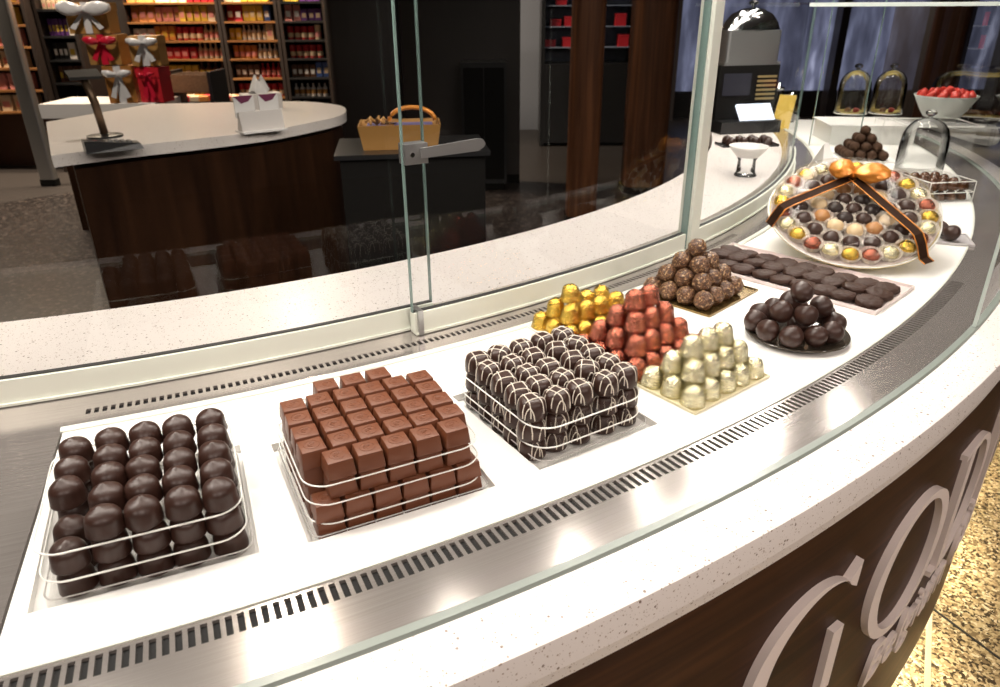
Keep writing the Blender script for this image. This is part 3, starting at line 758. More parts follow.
card(fr, -.235, -.045, 3.222, 3.384, 'gold card tray under the copper foil pyramid', 'gold_card')
pyramid(fr, 'copper', -.2135, 3.360, .0365, .0400, [(5, 4), (4, 3), (3, 2), (2, 1)], .0290, 'foil', 'copper red foil chocolate', 'copper foil chocolates in the tall pyramid')
fr = Frame(-55)
card(fr, -.004, .186, 3.110, 3.226, 'white card tray under the bright gold foil pyramid', 'white_card')
pyramid(fr, 'gold', .0175, 3.2030, .0370, .0395, [(5, 3), (4, 2), (1, 1)], .0290, 'foil', 'bright gold foil chocolate', 'bright gold foil chocolates beside the copper pyramid', skip=((1, 1, 1),))
# ---- nut truffles
fr = Frame(-45)
card(fr, -.264, -.066, 3.100, 3.279, 'bronze mirror card tray under the pyramid of chopped nut truffles', 'bronze_card')
pyramid(fr, '', -.2395, 3.2500, .0395, .0395, [(4, 4), (3, 3), (2, 2), (1, 1)], .0268, 'nut', 'chopped nut truffle', 'chopped nut truffles in a pyramid', meshes=NUT, cz=.0185, name='nut_truffle')
# ---- long tray of chocolate patties
fr = Frame(-38)
c4 = [fr(-.461, 3.472), fr(-.268, 3.502), fr(-.195, 3.085), fr(-.385, 3.060)]
cen = sum(c4, Vector()) / 4; ax = (c4[1] - c4[0]); rz = math.atan2(ax.y, ax.x)
e = thing('patty_tray', 'long shallow pinkish white tray holding rows of flat dark chocolate patties', 'tray', (cen.x, cen.y, DZ + .0005), rz)
inv = Matrix.Rotation(-rz, 4, 'Z') @ Matrix.Translation(-Vector((cen.x, cen.y, DZ)))
loc = [inv @ c for c in c4]; x0 = min(loc[0].x, loc[3].x); x1 = max(loc[1].x, loc[2].x); y0 = min(loc[0].y, loc[1].y); y1 = max(loc[2].y, loc[3].y)
b = MB(); b.box(x0, x1, y0, y1, 0, .002); b.obj('tray_floor', plain('pinkish_tray', (.62, .52, .50), .35), e)
b = MB()
for a_ in ((x0, x0 + .0025, y0, y1), (x1 - .0025, x1, y0, y1), (x0 + .0025, x1 - .0025, y0, y0 + .0025), (x0 + .0025, x1 - .0025, y1 - .0025, y1)): b.box(*a_, .002, .008)
b.obj('tray_lip', plain('pinkish_lip', (.66, .58, .56), .3), e)
pb = [(-336, 3112), (-318, 3164), (-316, 3208), (-322, 3252), (-338, 3296), (-346, 3338), (-352, 3382), (-356, 3426), (-364, 3470)]
G = 'flat dark chocolate patties on the long tray'
for j in range(9):
    y = y1 - .036 - (y1 - y0 - .064) * j / 8
    for i in range(3):
        x = x0 + .033 + .050 * i + rnd.uniform(-.004, .004)
        p_ = Matrix.Translation((cen.x, cen.y, DZ)) @ Matrix.Rotation(rz, 4, 'Z') @ Vector((x, y + rnd.uniform(-.005, .005), .0122 + .0035 * (i % 2)))
        o = put('chocolate_patty', COOK[rnd.randrange(4)], p_, rnd.uniform(0, 6), f'flat dark patty, {ORD[8 - j]} from the near end in the {["near", "middle", "far"][i]} row of the long tray', 'chocolate', G)
        o.rotation_euler.x = rnd.uniform(-.12, .12); o.rotation_euler.y = rnd.uniform(-.12, .12)
# ---- dish of dark truffles
fr = Frame(-44); cen = fr(-.290, 3.430)
e = thing('truffle_dish', 'round dark shallow dish heaped with dark truffle balls', 'dish', cen, 0)
b = MB(); b.lathe([(0.0001, .0005), (.060, .0005), (.088, .008), (.090, .0085), (.0895, .0105), (.086, .0105), (.058, .003), (0.0001, .003)], 48); b.obj('bowl', M['dish'], e, smooth=True)
G = 'dark truffle balls heaped in the round dish'
L1 = [(-.362, 3.449), (-.364, 3.408), (-.339, 3.372), (-.330, 3.478), (-.296, 3.492), (-.254, 3.480), (-.300, 3.362), (-.260, 3.370), (-.232, 3.405), (-.222, 3.448)]
for k, (t, q) in enumerate(L1): put('dark_truffle_ball', BALL[k % 3], fr(t, q, .0285), rnd.uniform(0, 6), f'dark truffle ball in the round dish, {ORD[k]} clockwise around its rim from the near edge', 'chocolate', G)
put('dark_truffle_ball', BALL[1], fr(-.292, 3.430, .0235), 1, 'dark truffle ball in the middle of the dish under the others', 'chocolate', G)
for k, (t, q, w) in enumerate(((-.336, 3.415, 'left'), (-.322, 3.452, 'near'), (-.266, 3.456, 'right'), (-.278, 3.405, 'far'))): put('dark_truffle_ball', BALL[(k + 1) % 3], fr(t, q, .0575), rnd.uniform(0, 6), f'dark truffle ball in the upper ring of the heap, {w} side', 'chocolate', G)
put('dark_truffle_ball', BALL[0], fr(-.304, 3.432, .0895), 2, 'dark truffle ball perched on top of the heap in the round dish', 'chocolate', G)
# ================================================================== GIFT PLATTER (tilted towards the customer)
PO = Vector((2.567, -2.102, DZ + .0916)); az, ti = R(-16.8167), R(24.646); PR = .1905
e1 = Vector((math.cos(az), math.sin(az), 0)); hh = Vector((-math.sin(az), math.cos(az), 0)); e2 = math.cos(ti) * hh + math.sin(ti) * Vector((0, 0, 1)); en = e1.cross(e2)
PM = Matrix((e1, e2, en)).transposed().to_4x4(); PM.translation = PO
plat = thing('gift_platter', 'large round tilted gift platter of assorted chocolates tied with brown and orange ribbon', 'gift platter', PO)
plat.matrix_world = PM
b = MB(); b.lathe([(.0001, -.010), (.150, -.010), (.168, -.006), (.186, .001), (.1905, .002), (.1905, .004), (.186, .004), (.168, -.003), (.150, -.006), (.0001, -.006)], 72); b.obj('base_dish', plain('gold_edge_dish', (.62, .52, .25), .3, .4), plat, auto=40)
b = MB(); b.tube([(.1885 * math.cos(2 * math.pi * i / 72), .1885 * math.sin(2 * math.pi * i / 72), .0045) for i in range(72)], .0022, 6, True); b.obj('clear_rim', M['acrylic_edge'], plat, smooth=True)
b = MB(); b.lathe([(.187, .004), (.183, .030), (.172, .0395), (.150, .043), (.08, .0455), (.0001, .046)], 72); b.obj('clear_cover', clear_mat('clear_lid', (.985, .985, .98), .22, .08), plat, smooth=True)
def on_disc(u, v, n=.046):
    d = ray(u, v); o = PO + en * n; t = (o - CAM).dot(en) / d.dot(en); p = CAM + d * t - PO
    return Vector((p.dot(e1), p.dot(e2), n))
# insert with pleated paper
b = MB(); b.lathe([(.0001, -.005), (.150, -.005), (.170, -.002), (.1835, .003), (.182, .004), (.168, .000), (.148, -.003), (.0001, -.003)], 60); b.obj('paper_insert', plain('grey_lilac_paper', (.70, .63, .61), .6), plat, auto=40)
# ribbon
rb = None
bow = on_disc(853, 176, .050)
ribbon_mb = MB(); edge_mb = MB()
def ribbon_strip(p, q, w, n0=.0475, sag=None):
    d = (q - p); L_ = d.length; d = d.normalized(); s = Vector((-d.y, d.x, 0)); k = 16
    top = []; 
    for i in range(k + 1):
        t = i / k; c = p + d * L_ * t; r = math.hypot(c.x, c.y)
        z = .0475 if r < .150 else (.0475 - (r - .150) * .18 if r < .173 else .0434 - (r - .173) * 1.9)
        c = Vector((c.x, c.y, max(.004, z))); top.append(c)
    vs = []
    for c in top: vs += [c - s * w / 2, c + s * w / 2, c + s * w / 2 - Vector((0, 0, .0006)), c - s * w / 2 - Vector((0, 0, .0006))]
    fs = []
    for i in range(k):
        for q_ in range(4): fs.append((4 * i + q_, 4 * i + (q_ + 1) % 4, 4 * i + 4 + (q_ + 1) % 4, 4 * i + 4 + q_))
    fs += [(3, 2, 1, 0), (4 * k, 4 * k + 1, 4 * k + 2, 4 * k + 3)]
    ribbon_mb.add(vs, fs)
    for sg in (-1, 1): edge_mb.tube([c + s * sg * w / 2 + Vector((0, 0, .0004)) for c in top], .0014, 5)
lend = on_disc(771, 214, .036); rend = on_disc(934, 252, .036)
ribbon_strip(bow, lend, .023); ribbon_strip(bow, rend, .023)
rib = ribbon_mb.obj('ribbon', M['ribbon'], plat, fix=True); edge_mb.obj('ribbon_edging', M['ribbon_edge'], rib, smooth=True)
def bow_loop(c, dx, dy, L_, W, H):
    """puffed satin loop from the knot outward"""
    b = MB(); d = Vector((dx, dy, 0)).normalized(); s = Vector((-d.y, d.x, 0)); k, n = 14, 18; vs = []
    for i in range(k + 1):
        t = i / k; w = (math.sin(math.pi * min(1, t * .80 + .10)) ** .8) * W; h = (math.sin(math.pi * min(1, t * .82 + .08)) ** .9) * H
        for j in range(n):
            a = 2 * math.pi * j / n
            f = 1 + .16 * math.sin(5 * a + t * 6)
            vs.append(c + d * (L_ * t) + s * (w * f * math.cos(a)) + Vector((0, 0, H * 1.0 + h * f * math.sin(a))))
    fs = [(i * n + j, i * n + (j + 1) % n, (i + 1) * n + (j + 1) % n, (i + 1) * n + j) for i in range(k) for j in range(n)]
    fs += [tuple(range(n - 1, -1, -1)), tuple(k * n + j for j in range(n))]
    return b.add(vs, fs)
bl = on_disc(829, 171, .050) - bow; br_ = on_disc(889, 179, .050) - bow
bow0 = bow.copy(); bow0.z = .048
bk = MB(); bk.lathe([(.0001, 0), (.010, .002), (.012, .010), (.009, .018), (.0001, .020)], 16, Matrix.Translation(bow0)); knot = bk.obj('bow_knot', M['ribbon_edge'], plat, smooth=True)
for v_ in (bl, br_):
    bow_loop(bow0, v_.x, v_.y, math.hypot(v_.x, v_.y), .030, .016).obj('bow_loop', M['ribbon_edge'], plat, smooth=True)
# prop behind the platter
b = MB(); M0 = Matrix((e1, hh, Vector((0, 0, 1)))).transposed().to_4x4(); M0.translation = Vector((PO.x, PO.y, DZ))
st = thing('platter_easel', 'low clear wedge easel holding up the back of the gift platter', 'easel', M0.translation, az)
zb = lambda y: .0916 - .0105 + y * math.tan(ti)
for x in (-.07, .07):
    b = MB(); y0_, y1_ = -.12, .13
    b.add([(x + dx, y, z) for dx in (-.002, .002) for y, z in ((y0_, .0005), (y1_, .0005), (y1_, zb(y1_) - .002), (y0_, zb(y0_) - .002))], [(0, 1, 2, 3), (7, 6, 5, 4), (0, 4, 5, 1), (1, 5, 6, 2), (2, 6, 7, 3), (3, 7, 4, 0)])
    b.obj('side_plate', M['acrylic'], st)
b = MB(); b.box(-.07, .07, .126, .130, .0005, zb(.126) - .004); b.obj('back_plate', M['acrylic'], st)
# chocolates in paper cups
cupm = []
for k in range(2):
    b = MB(); n = 44; vs = []; prof = [(.0150, .0005), (.0200, .010), (.0242, .0205 + .002 * k)]
    for i in range(n):
        a = 2 * math.pi * i / n; w = .0009 * (1 if i % 2 else -1)
        for q, (r_, z_) in enumerate(prof): rr = r_ + w * (q + .5) / 2; vs.append((rr * math.cos(a), rr * math.sin(a), z_))
    fs = [(i * 3 + q, ((i + 1) % n) * 3 + q, ((i + 1) % n) * 3 + q + 1, i * 3 + q + 1) for i in range(n) for q in range(2)] + [tuple(i * 3 for i in range(n - 1, -1, -1))]
    me = b.add(vs, fs).mesh('paper_cup', fix=False); me.materials.append(M['cup']); cupm.append(me)
def sph(mat, seed, sq=.85, r=.0182):
    me = lump(r, seed, .0016, 70, sq, 'chocolate', 3); me.materials.append(M[mat]); return me
SP = {k: [sph(k, i + 1) for i in range(2)] for k in ('gold', 'pale', 'copper', 'dark_choc', 'white_choc', 'caramel_choc', 'black_choc')}
WN = {'gold': 'bright gold foil', 'pale': 'pale gold foil', 'copper': 'copper red foil', 'dark_choc': 'dark brown', 'white_choc': 'ivory white', 'caramel_choc': 'caramel brown', 'black_choc': 'near black'}
def ringset(n, rad, kinds, ring, off=0):
    for i in range(n):
        a = -math.pi / 2 - 2 * math.pi * (i + off) / n; x, y = rad * math.cos(a), rad * math.sin(a)
        key = kinds[i % len(kinds)]; zb_ = 0.0 if rad < .15 else .001
        Mx = PM @ Matrix.Translation((x, y, zb_ - .0025)) @ Matrix.Rotation(rnd.uniform(0, 6), 4, 'Z')
        c = bpy.data.objects.new('paper_cup', cupm[i % 2]); COL.objects.link(c); c.matrix_world = Mx
        tag(c, f'pleated pale paper cup in the platter, {ring} ring, {ORD[i]} clockwise from the front', 'paper cup', f'paper cups in the {ring} ring of the platter')
        Mx2 = PM @ Matrix.Translation((x, y, zb_ + .0135)) @ Matrix.Rotation(rnd.uniform(0, 6), 4, 'Z')
        o = bpy.data.objects.new('assorted_chocolate', SP[key][i % 2]); COL.objects.link(o); o.matrix_world = Mx2
        tag(o, f'{WN[key]} chocolate in the platter, {ring} ring, {ORD[i]} clockwise from the front', 'chocolate', f'assorted chocolates in the {ring} ring of the platter')
ringset(24, .1605, ['gold', 'pale', 'copper'], 'outer', .3)
ringset(17, .1185, ['dark_choc'] * 9 + ['caramel_choc'] + ['dark_choc'] * 7, 'second', .2)
ringset(11, .0765, ['white_choc', 'white_choc', 'caramel_choc', 'white_choc', 'white_choc', 'caramel_choc', 'caramel_choc', 'white_choc', 'dark_choc', 'white_choc', 'caramel_choc'], 'third')
ringset(6, .0400, ['black_choc', 'black_choc', 'dark_choc', 'black_choc', 'black_choc', 'dark_choc'], 'inner', .5)
ringset(1, 0.0, ['dark_choc'], 'centre')
# dark truffles beside the platter on a small plate
p = on_z(950, 240, 0); 
e = thing('truffle_plate', 'small grey plate at the outer deck edge beside the gift platter', 'plate', (p.x, p.y, DZ + .0005), R(-20))
b = MB(); b.box(-.045, .045, -.05, .05, 0, .003); b.obj('plate_base', plain('grey_plate', (.45, .43, .44), .3), e)
b = MB(); 
for a_ in ((-.045, .045, -.05, -.047), (-.045, .045, .047, .05), (-.045, -.042, -.047, .047), (.042, .045, -.047, .047)): b.box(*a_, .003, .006)
b.obj('plate_lip', plain('grey_plate_lip', (.5, .48, .48), .3), e)
for k, (dx, dy) in enumerate(((-.012, -.018), (-.020, .022))): put('dark_truffle_ball', BALL[k], (p.x + dx, p.y + dy, DZ + .0035 + .0205), k, f'dark truffle ball on the small plate beside the gift platter, {["nearer", "farther"][k]} one', 'chocolate', 'truffle balls on the small plate')

# ================================================================== FAR END OF THE DECK
# pyramid of cocoa truffles on a white tray
COC = []
for i in range(3):
    me = lump(.0188, i + 7, .0018, 80, 1, 'cocoa_truffle', 3); me.materials.append(M['cocoa']); COC.append(me)
c = on_z(860, 158, 0); frp = Frame(math.degrees(math.atan2(c.y, c.x))); qc = math.hypot(c.x, c.y)
class Fr2:                                # same as Frame but turned to face the viewer
    def __init__(s, o, ang): s.o = o; s.t = Vector((math.cos(ang), math.sin(ang), 0)); s.q = Vector((math.sin(ang), -math.cos(ang), 0)); s.rot = ang
    def __call__(s, t, q, z=0): return s.o + s.t * t + s.q * q + Vector((0, 0, z))
f2 = Fr2(Vector((c.x, c.y, DZ)), R(-8))
card(f2, -.098, .098, -.085, .100, 'white and gold card tray under the far pyramid of cocoa truffles', 'white_card')
pyramid(f2, '', -.0615, .0600, .041, .041, [(4, 4), (3, 3), (2, 2), (1, 1)], .0275, 'cocoa', 'far cocoa truffle', 'cocoa truffles in the far pyramid', meshes=COC, cz=.0185, name='cocoa_truffle')
# tent card
p = on_z(822, 167, 0)
e = thing('price_card', 'blank white folded tent card standing left of the far truffle pyramid', 'card', (p.x, p.y, DZ + .0005), R(35))
for sg in (-1, 1):
    b = MB(); b.add([(-.045, sg * .03, 0), (.045, sg * .03, 0), (.012, sg * .0008, .085), (-.012, sg * .0008, .085), (-.045, sg * .0288, 0), (.045, sg * .0288, 0), (.012, 0, .085), (-.012, 0, .085)], [(0, 1, 2, 3), (7, 6, 5, 4), (0, 4, 5, 1), (1, 5, 6, 2), (2, 6, 7, 3), (3, 7, 4, 0)])
    b.obj('card_panel', M['white_card'], e)
# tray of glossy chocolates in a clear acrylic box
f3 = Fr2(on_z(929, 204, 0), R(8)); f3.o.z = DZ
e = thing('acrylic_box', 'clear acrylic open box at the far deck edge holding two layers of glossy brown chocolates', 'box', f3(.072, -.10, .0005), R(8))
w, d = .074, .092
b = MB(); b.box(-w, w, -d, d, 0, .002); b.obj('box_floor', M['acrylic'], e)
for nm_, a_ in (('box_side', (-w, w, -d, -d + .002)), ('box_side', (-w, w, d - .002, d)), ('box_side', (-w, -w + .002, -d + .002, d - .002)), ('box_side', (w - .002, w, -d + .002, d - .002))):
    b = MB(); b.box(*a_, .002, .060); o = b.obj(nm_, M['acrylic'], e)
for z_ in (.028, .060):
    b = MB(); b.tube([(x, y, z_) for x, y in rrect(-w, w, -d, d, .004, 2)], .0014, 5, True); b.obj('bright_edge', M['acrylic_edge'], e, smooth=True)
b = MB(); 
for x, y in ((-w, -d), (w, -d), (w, d), (-w, d)): b.tube([(x, y, .002), (x, y, .060)], .0012, 5)
b.obj('corner_edge', M['acrylic_edge'], e)
GLZ = []
for i in range(3):
    me = lathe_dome(.0165, .0150, .028, seed=i + 11, amp=.0012, freq=60, top=.6, flat=2.1).mesh('glossy_chocolate', smooth=True); me.materials.append(M['glaze']); GLZ.append(me)
for l in range(2):
    for i in range(4):
        for j in range(4):
            if l == 0 and j > 0 and i > 0: continue
            put('glossy_chocolate', GLZ[(i + j + l) % 3], f3(.072 - .0525 + .035 * i, -.10 + .068 - .042 * j, .003 + .0295 * l), rnd.uniform(0, 6), f'glossy brown chocolate, acrylic box {["lower", "upper"][l]} layer, {ORD[j]} row from front, {ORD[i]} from left', 'chocolate', 'glossy chocolates in the acrylic box')
# cloches
def cloche(loc, r, h, label, group=None):
    e = thing('glass_cloche', label, 'cloche', loc, 0, group)
    b = MB(); b.lathe([(r, 0), (r * 1.0, h * .50), (r * .96, h * .64), (r * .84, h * .76), (r * .60, h * .86), (r * .28, h * .915), (.0001, h * .925)], 40); b.obj('glass_dome', M['glass_thin'], e, smooth=True, fix=False)
    b = MB(); b.tube([(r * math.cos(2 * math.pi * i / 40), r * math.sin(2 * math.pi * i / 40), .0025) for i in range(40)], .0025, 6, True); b.obj('glass_rim', M['acrylic_edge'], e, smooth=True)
    b = MB(); k = h * .09
    b.lathe([(.0001, h * .915), (k * .55, h * .92), (k * .35, h * .94), (k * .5, h * .955), (k, h * .985), (k * .95, h * 1.02), (k * .5, h * 1.05), (.0001, h * 1.055)], 20); b.obj('knob', M['glassy_knob'], e, smooth=True)
    return e
M['glassy_knob'] = plain('glass_knob', (.85, .88, .86), .05, 0, .8, trans=1.0)
p = on_z(917, 174, 0); cloche((p.x, p.y, DZ + .0005), .076, .205, 'clear glass cloche with round knob, behind the acrylic box of glossy chocolates')
# raised white block and the two cloches behind
fb = Fr2(on_z(862, 130, .04), R(-6)); fb.o.z = DZ
e = thing('white_display_block', 'white raised display block behind the far truffle pyramid', 'display block', fb(0, 0, .0005), R(-6))
b = MB(); b.box(-.17, .17, -.13, .11, 0, .072); b.obj('block_body', M['deck'], e)
b = MB(); b.box(-.18, .18, -.14, .12, .072, .078); b.obj('block_top', M['white_card'], e)
for k, (px, nm_) in enumerate(((850, 'left'), (885, 'right'))):
    q_ = on_z(px, 113, .08); 
    pl = thing('gold_plate', f'shallow gold plate under the {nm_} cloche on the white display block', 'plate', (q_.x, q_.y, DZ + .0785)); 
    b = MB(); b.lathe([(.0001, 0), (.035, 0), (.062, .010), (.064, .012), (.060, .012), (.034, .003), (.0001, .003)], 32); b.obj('plate_body', plain('yellow_gold_plate', (.75, .58, .18), .3, .3), pl, smooth=True)
    for j, (dx, dy, mt) in enumerate(((-.02, -.012, 'caramel_choc'), (.02, -.010, 'berry'), (0, .022, 'dark_choc'))):
        me = lump(.015, j + 3, .003, 60, .8, 'small_cake', 2); me.materials.append(M[mt])
        put('small_cake', me, (q_.x + dx, q_.y + dy, DZ + .0785 + .016), j, f'small {["caramel", "red", "dark"][j]} cake on the plate under the {nm_} cloche', 'cake', f'small cakes under the {nm_} cloche')
    cloche((q_.x, q_.y, DZ + .0785), .070, .205, f'{nm_} one of two clear glass cloches on the white display block')
# clear acrylic cube
p = on_z(876, 141, 0.0)
e = thing('acrylic_cube', 'empty clear acrylic cube in front of the white display block', 'display cube', (p.x + .01, p.y - .075, DZ + .0005), R(-6)); s_ = .048
for a_ in ((-s_, s_, -s_, -s_ + .003, 0, .10), (-s_, s_, s_ - .003, s_, 0, .10), (-s_, -s_ + .003, -s_ + .003, s_ - .003, 0, .10), (s_ - .003, s_, -s_ + .003, s_ - .003, 0, .10), (-s_, s_, -s_, s_, .10, .103)):
    b = MB(); b.box(*a_); b.obj('acrylic_side', M['acrylic'], e)
b = MB()
for x in (-s_, s_):
    for y in (-s_, s_): b.tube([(x, y, 0), (x, y, .103)], .0011, 5)
b.obj('bright_edge', M['acrylic_edge'], e)
# cake stand with dipped strawberries
p = on_z(940, 121, .142); p.z = DZ + .0005
e = thing('glass_riser', 'clear glass riser table under the pale bowl of strawberries', 'riser', p, R(-6))
b = MB(); b.box(-.15, .11, -.10, .10, .132, .140); b.obj('riser_top', M['acrylic'], e)
b = MB(); b.tube([(x, y, .136) for x, y in ((-.15, -.10), (.11, -.10), (.11, .10), (-.15, .10))], .003, 6, True); b.obj('bright_edge', M['acrylic_edge'], e)
for x in (-.13, .09):
    b = MB(); b.box(x - .003, x + .003, -.09, .09, 0, .131); b.obj('riser_leg', M['acrylic'], e)
p = p + Vector((0, 0, .1405))
e = thing('fruit_bowl', 'pale wide footed bowl of red strawberries at the far end of the counter', 'bowl', p)
b = MB(); b.lathe([(.0001, 0), (.05, 0), (.05, .005), (.026, .010), (.026, .016), (.0001, .016)], 32); b.obj('foot', M['white_card'], e, smooth=True)
b = MB(); b.lathe([(.0001, .016), (.062, .018), (.080, .045), (.104, .088), (.108, .094), (.103, .094), (.076, .048), (.055, .026), (.0001, .024)], 40); b.obj('bowl', plain('pale_bowl', (.42, .44, .41), .2), e, smooth=True)
BER = []
for i in range(2):
    b = MB(); b.lathe([(.0001, -.020), (.007, -.016), (.014, -.004), (.016, .006), (.012, .014), (.004, .017), (.0001, .0175)], 16); me = b.mesh('strawberry', smooth=True); me.materials.append(M['berry']); BER.append(me)
b = MB()
for j in range(6):
    a = j * math.pi / 3; b.tube([(0, 0, .0165), (.006 * math.cos(a), .006 * math.sin(a), .019), (.011 * math.cos(a), .011 * math.sin(a), .016)], .0016, 4)
leaf = b.mesh('leaf_cap'); leaf.materials.append(plain('leaf_green', (.08, .16, .03), .5))
k = 0
for n_, r_, z_ in ((13, .082, .094), (8, .046, .100), (3, .014, .108)):
    for i in range(n_):
        a = 2 * math.pi * i / n_ + r_ * 20
        o = put('strawberry', BER[k % 2], (p.x + r_ * math.cos(a), p.y + r_ * math.sin(a), p.z + z_), a, f'red strawberry heaped in the pale footed bowl, {["outer ring", "middle ring", "centre"][[13, 8, 3].index(n_)]}, {ORD[i]} around', 'strawberry', 'strawberries in the pale footed bowl', [('leaf_cap', leaf)]); o.rotation_euler.x = rnd.uniform(2.2, 2.9); k += 1
# glass side plate stack
p = on_z(905, 128, .10); p.z = DZ + .0005
# ================================================================== STAFF COUNTER, right of the post
def pt(u, v, z): q = on_z(u, v, z); q.z = DZ + z + .0006; return q
p = P(2.900, -29.0, QZ + .0006)
e = thing('glass_pedestal', 'small glass pedestal with flared white top on the staff quartz counter', 'pedestal', p)
b = MB(); b.lathe([(.0001, 0), (.036, 0), (.036, .004), (.030, .012), (.028, .05), (.032, .058), (.0001, .058)], 32); b.obj('glass_foot', M['glass_thin'], e, smooth=True)
b = MB(); b.lathe([(.0001, .058), (.034, .060), (.058, .086), (.062, .095), (.059, .095), (.054, .086), (.030, .064), (.0001, .064)], 40); b.obj('flared_top', M['white_card'], e, smooth=True)
f4 = Fr2(P(2.845, -17.5, QZ), R(5))
c_ = f4(0, 0, .0006)
e = thing('sample_tray', 'dark slate tray of dark sample chocolates on the staff counter behind the glass', 'tray', c_, R(5))
b = MB(); b.box(-.11, .11, -.045, .045, 0, .005); b.obj('tray_floor', M['black'], e)
b = MB(); b.box(-.113, -.11, -.045, .045, 0, .009); b.box(.11, .113, -.045, .045, 0, .009); b.obj('tray_lip', M['black'], e)
for i in range(4):
    for j in range(2): put('sample_chocolate', DARK[(i + j) % 4], f4(-.075 + .05 * i, -.02 + .042 * j, .0062), i, f'dark sample chocolate on the slate tray, {["back", "front"][j]} row, {ORD[i]} from the left', 'chocolate', 'sample chocolates on the slate tray')
# machine with domed silver warmer
p = pt(728, 126, QZ); p = P(2.84, -6.5, QZ + .0006); 
q_ = on_z(725, 130, QZ); ang = math.degrees(math.atan2(q_.y, q_.x))
e = thing('till_cabinet', 'black till cabinet with lit white screen on the staff counter right of the post', 'till', P(2.85, ang, QZ + .0006), R(12))
b = MB(); b.box(-.15, .13, -.09, .09, 0, .05); b.obj('base_box', M['black'], e, auto=30)
b = MB(); b.box(-.15, .13, -.02, .09, .05, .27); b.obj('body', M['black_matte'], e)
b = MB(); b.add([(-.06, -.088, .055), (.10, -.088, .055), (.10, -.030, .115), (-.06, -.030, .115), (-.06, -.075, .052), (.10, -.075, .052), (.10, -.022, .107), (-.06, -.022, .107)], [(3, 2, 1, 0), (4, 5, 6, 7), (0, 1, 5, 4), (1, 2, 6, 5), (2, 3, 7, 6), (3, 0, 4, 7)]); b.obj('screen', M['screen'], e)
b = MB()
for i in range(6): b.box(.03, .12, -.0225, -.0195, .13 + .018 * i, .139 + .018 * i)
b.obj('front_slats', plain('brass_slats', (.45, .34, .16), .35, .6), e)
b = MB(); b.box(-.13, 0, -.024, -.019, .15, .24); b.obj('glass_front', plain('dark_glass', (.03, .03, .04), .06), e)
tp = P(2.85, ang, QZ + .0006) + Vector((0, .03, .2712))
e = thing('domed_warmer', 'silver warming dish with domed lid on top of the black till cabinet', 'warming dish', tp, R(12))
b = MB(); b.box(-.14, .12, -.05, .055, 0, .012); b.obj('foot_frame', M['satin_metal'], e)
b = MB(); b.prism(rrect(-.135, .115, -.048, .052, .02), .012, .135); b.obj('pan', M['satin_metal'], e, auto=30)
b = MB(); b.lathe([(1.0, 0), (.99, .05), (.90, .35), (.68, .72), (.36, .94), (.0001, 1.0)], 40, Matrix.Translation((-.01, .002, .137)) @ Matrix.Diagonal((.135, .054, .085, 1))); lid = b.obj('domed_lid', M['silver'], e, smooth=True)
b = MB(); b.lathe([(.0001, 0), (.006, 0), (.006, .010), (.018, .014), (.020, .022), (.012, .028), (.0001, .029)], 20, Matrix.Translation((-.01, .002, .221))); b.obj('lid_knob', M['black'], lid, smooth=True)
q_ = on_z(776, 101, QZ)
e = thing('tent_sign', 'tilted yellow folded sign card on the deck beyond the till', 'sign', P(3.09, -3.6, .0006), R(-20))
b = MB(); b.add([(-.04, -.05, 0), (.04, -.05, 0), (.055, 0, .15), (-.02, 0, .15), (-.04, -.047, 0), (.04, -.047, 0), (.055, .002, .147), (-.02, .002, .147)], [(0, 1, 2, 3), (7, 6, 5, 4), (0, 4, 5, 1), (1, 5, 6, 2), (2, 6, 7, 3), (3, 7, 4, 0)]); b.obj('front_panel', M['yellow'], e)
b = MB(); b.add([(-.04, .05, 0), (.04, .05, 0), (.055, .003, .15), (-.02, .003, .15), (-.04, .047, 0), (.04, .047, 0), (.055, .001, .147), (-.02, .001, .147)], [(3, 2, 1, 0), (4, 5, 6, 7), (0, 4, 5, 1), (1, 5, 6, 2), (2, 6, 7, 3), (3, 7, 4, 0)]); b.obj('rear_panel', M['white_card'], e)
for k, (ph_, c_) in enumerate(((-1.2, 'tall'), (-0.2, 'short'))):
    e = thing('glass_jar', f'{c_} clear glass jar beside the yellow sign at the far deck end', 'jar', P(3.10 + .09 * k, ph_, .0006)); h_ = .16 - .05 * k
    b = MB(); b.lathe([(.0001, 0), (.03, 0), (.032, .01), (.032, h_ * .8), (.026, h_ * .9), (.026, h_)], 28); b.obj('jar_body', M['glass_thin'], e, smooth=True)
    b = MB(); b.lathe([(.0001, h_), (.028, h_), (.028, h_ + .012), (.008, h_ + .014), (.010, h_ + .03), (.0001, h_ + .032)], 24); b.obj('jar_lid', M['silver'], e, smooth=True)
# upright glass divider across the far deck
base = P(3.12, -12.6, 0); e = thing('glass_divider', 'upright clear glass divider across the far deck behind the truffle pyramid', 'glass panel', base)
w = math.degrees(.005 / 3.1)
b = MB(); b.ring([(3.112, .002), (3.30, .002), (3.30, .62), (3.112, .62)], -12.6, -12.6 + w, 1); b.v = [Vector(v) - base for v in b.v]; g = b.obj('divider_pane', M['glass_soft'], e)
for r_ in (3.110, 3.30):
    b = MB(); b.ring([(r_, .002), (r_ + .003, .002), (r_ + .003, .62), (r_, .62)], -12.6 - w / 4, -12.6 + w * 1.25, 1); b.v = [Vector(v) - base for v in b.v]; b.obj('glass_edge', M['glass_edge'], g)
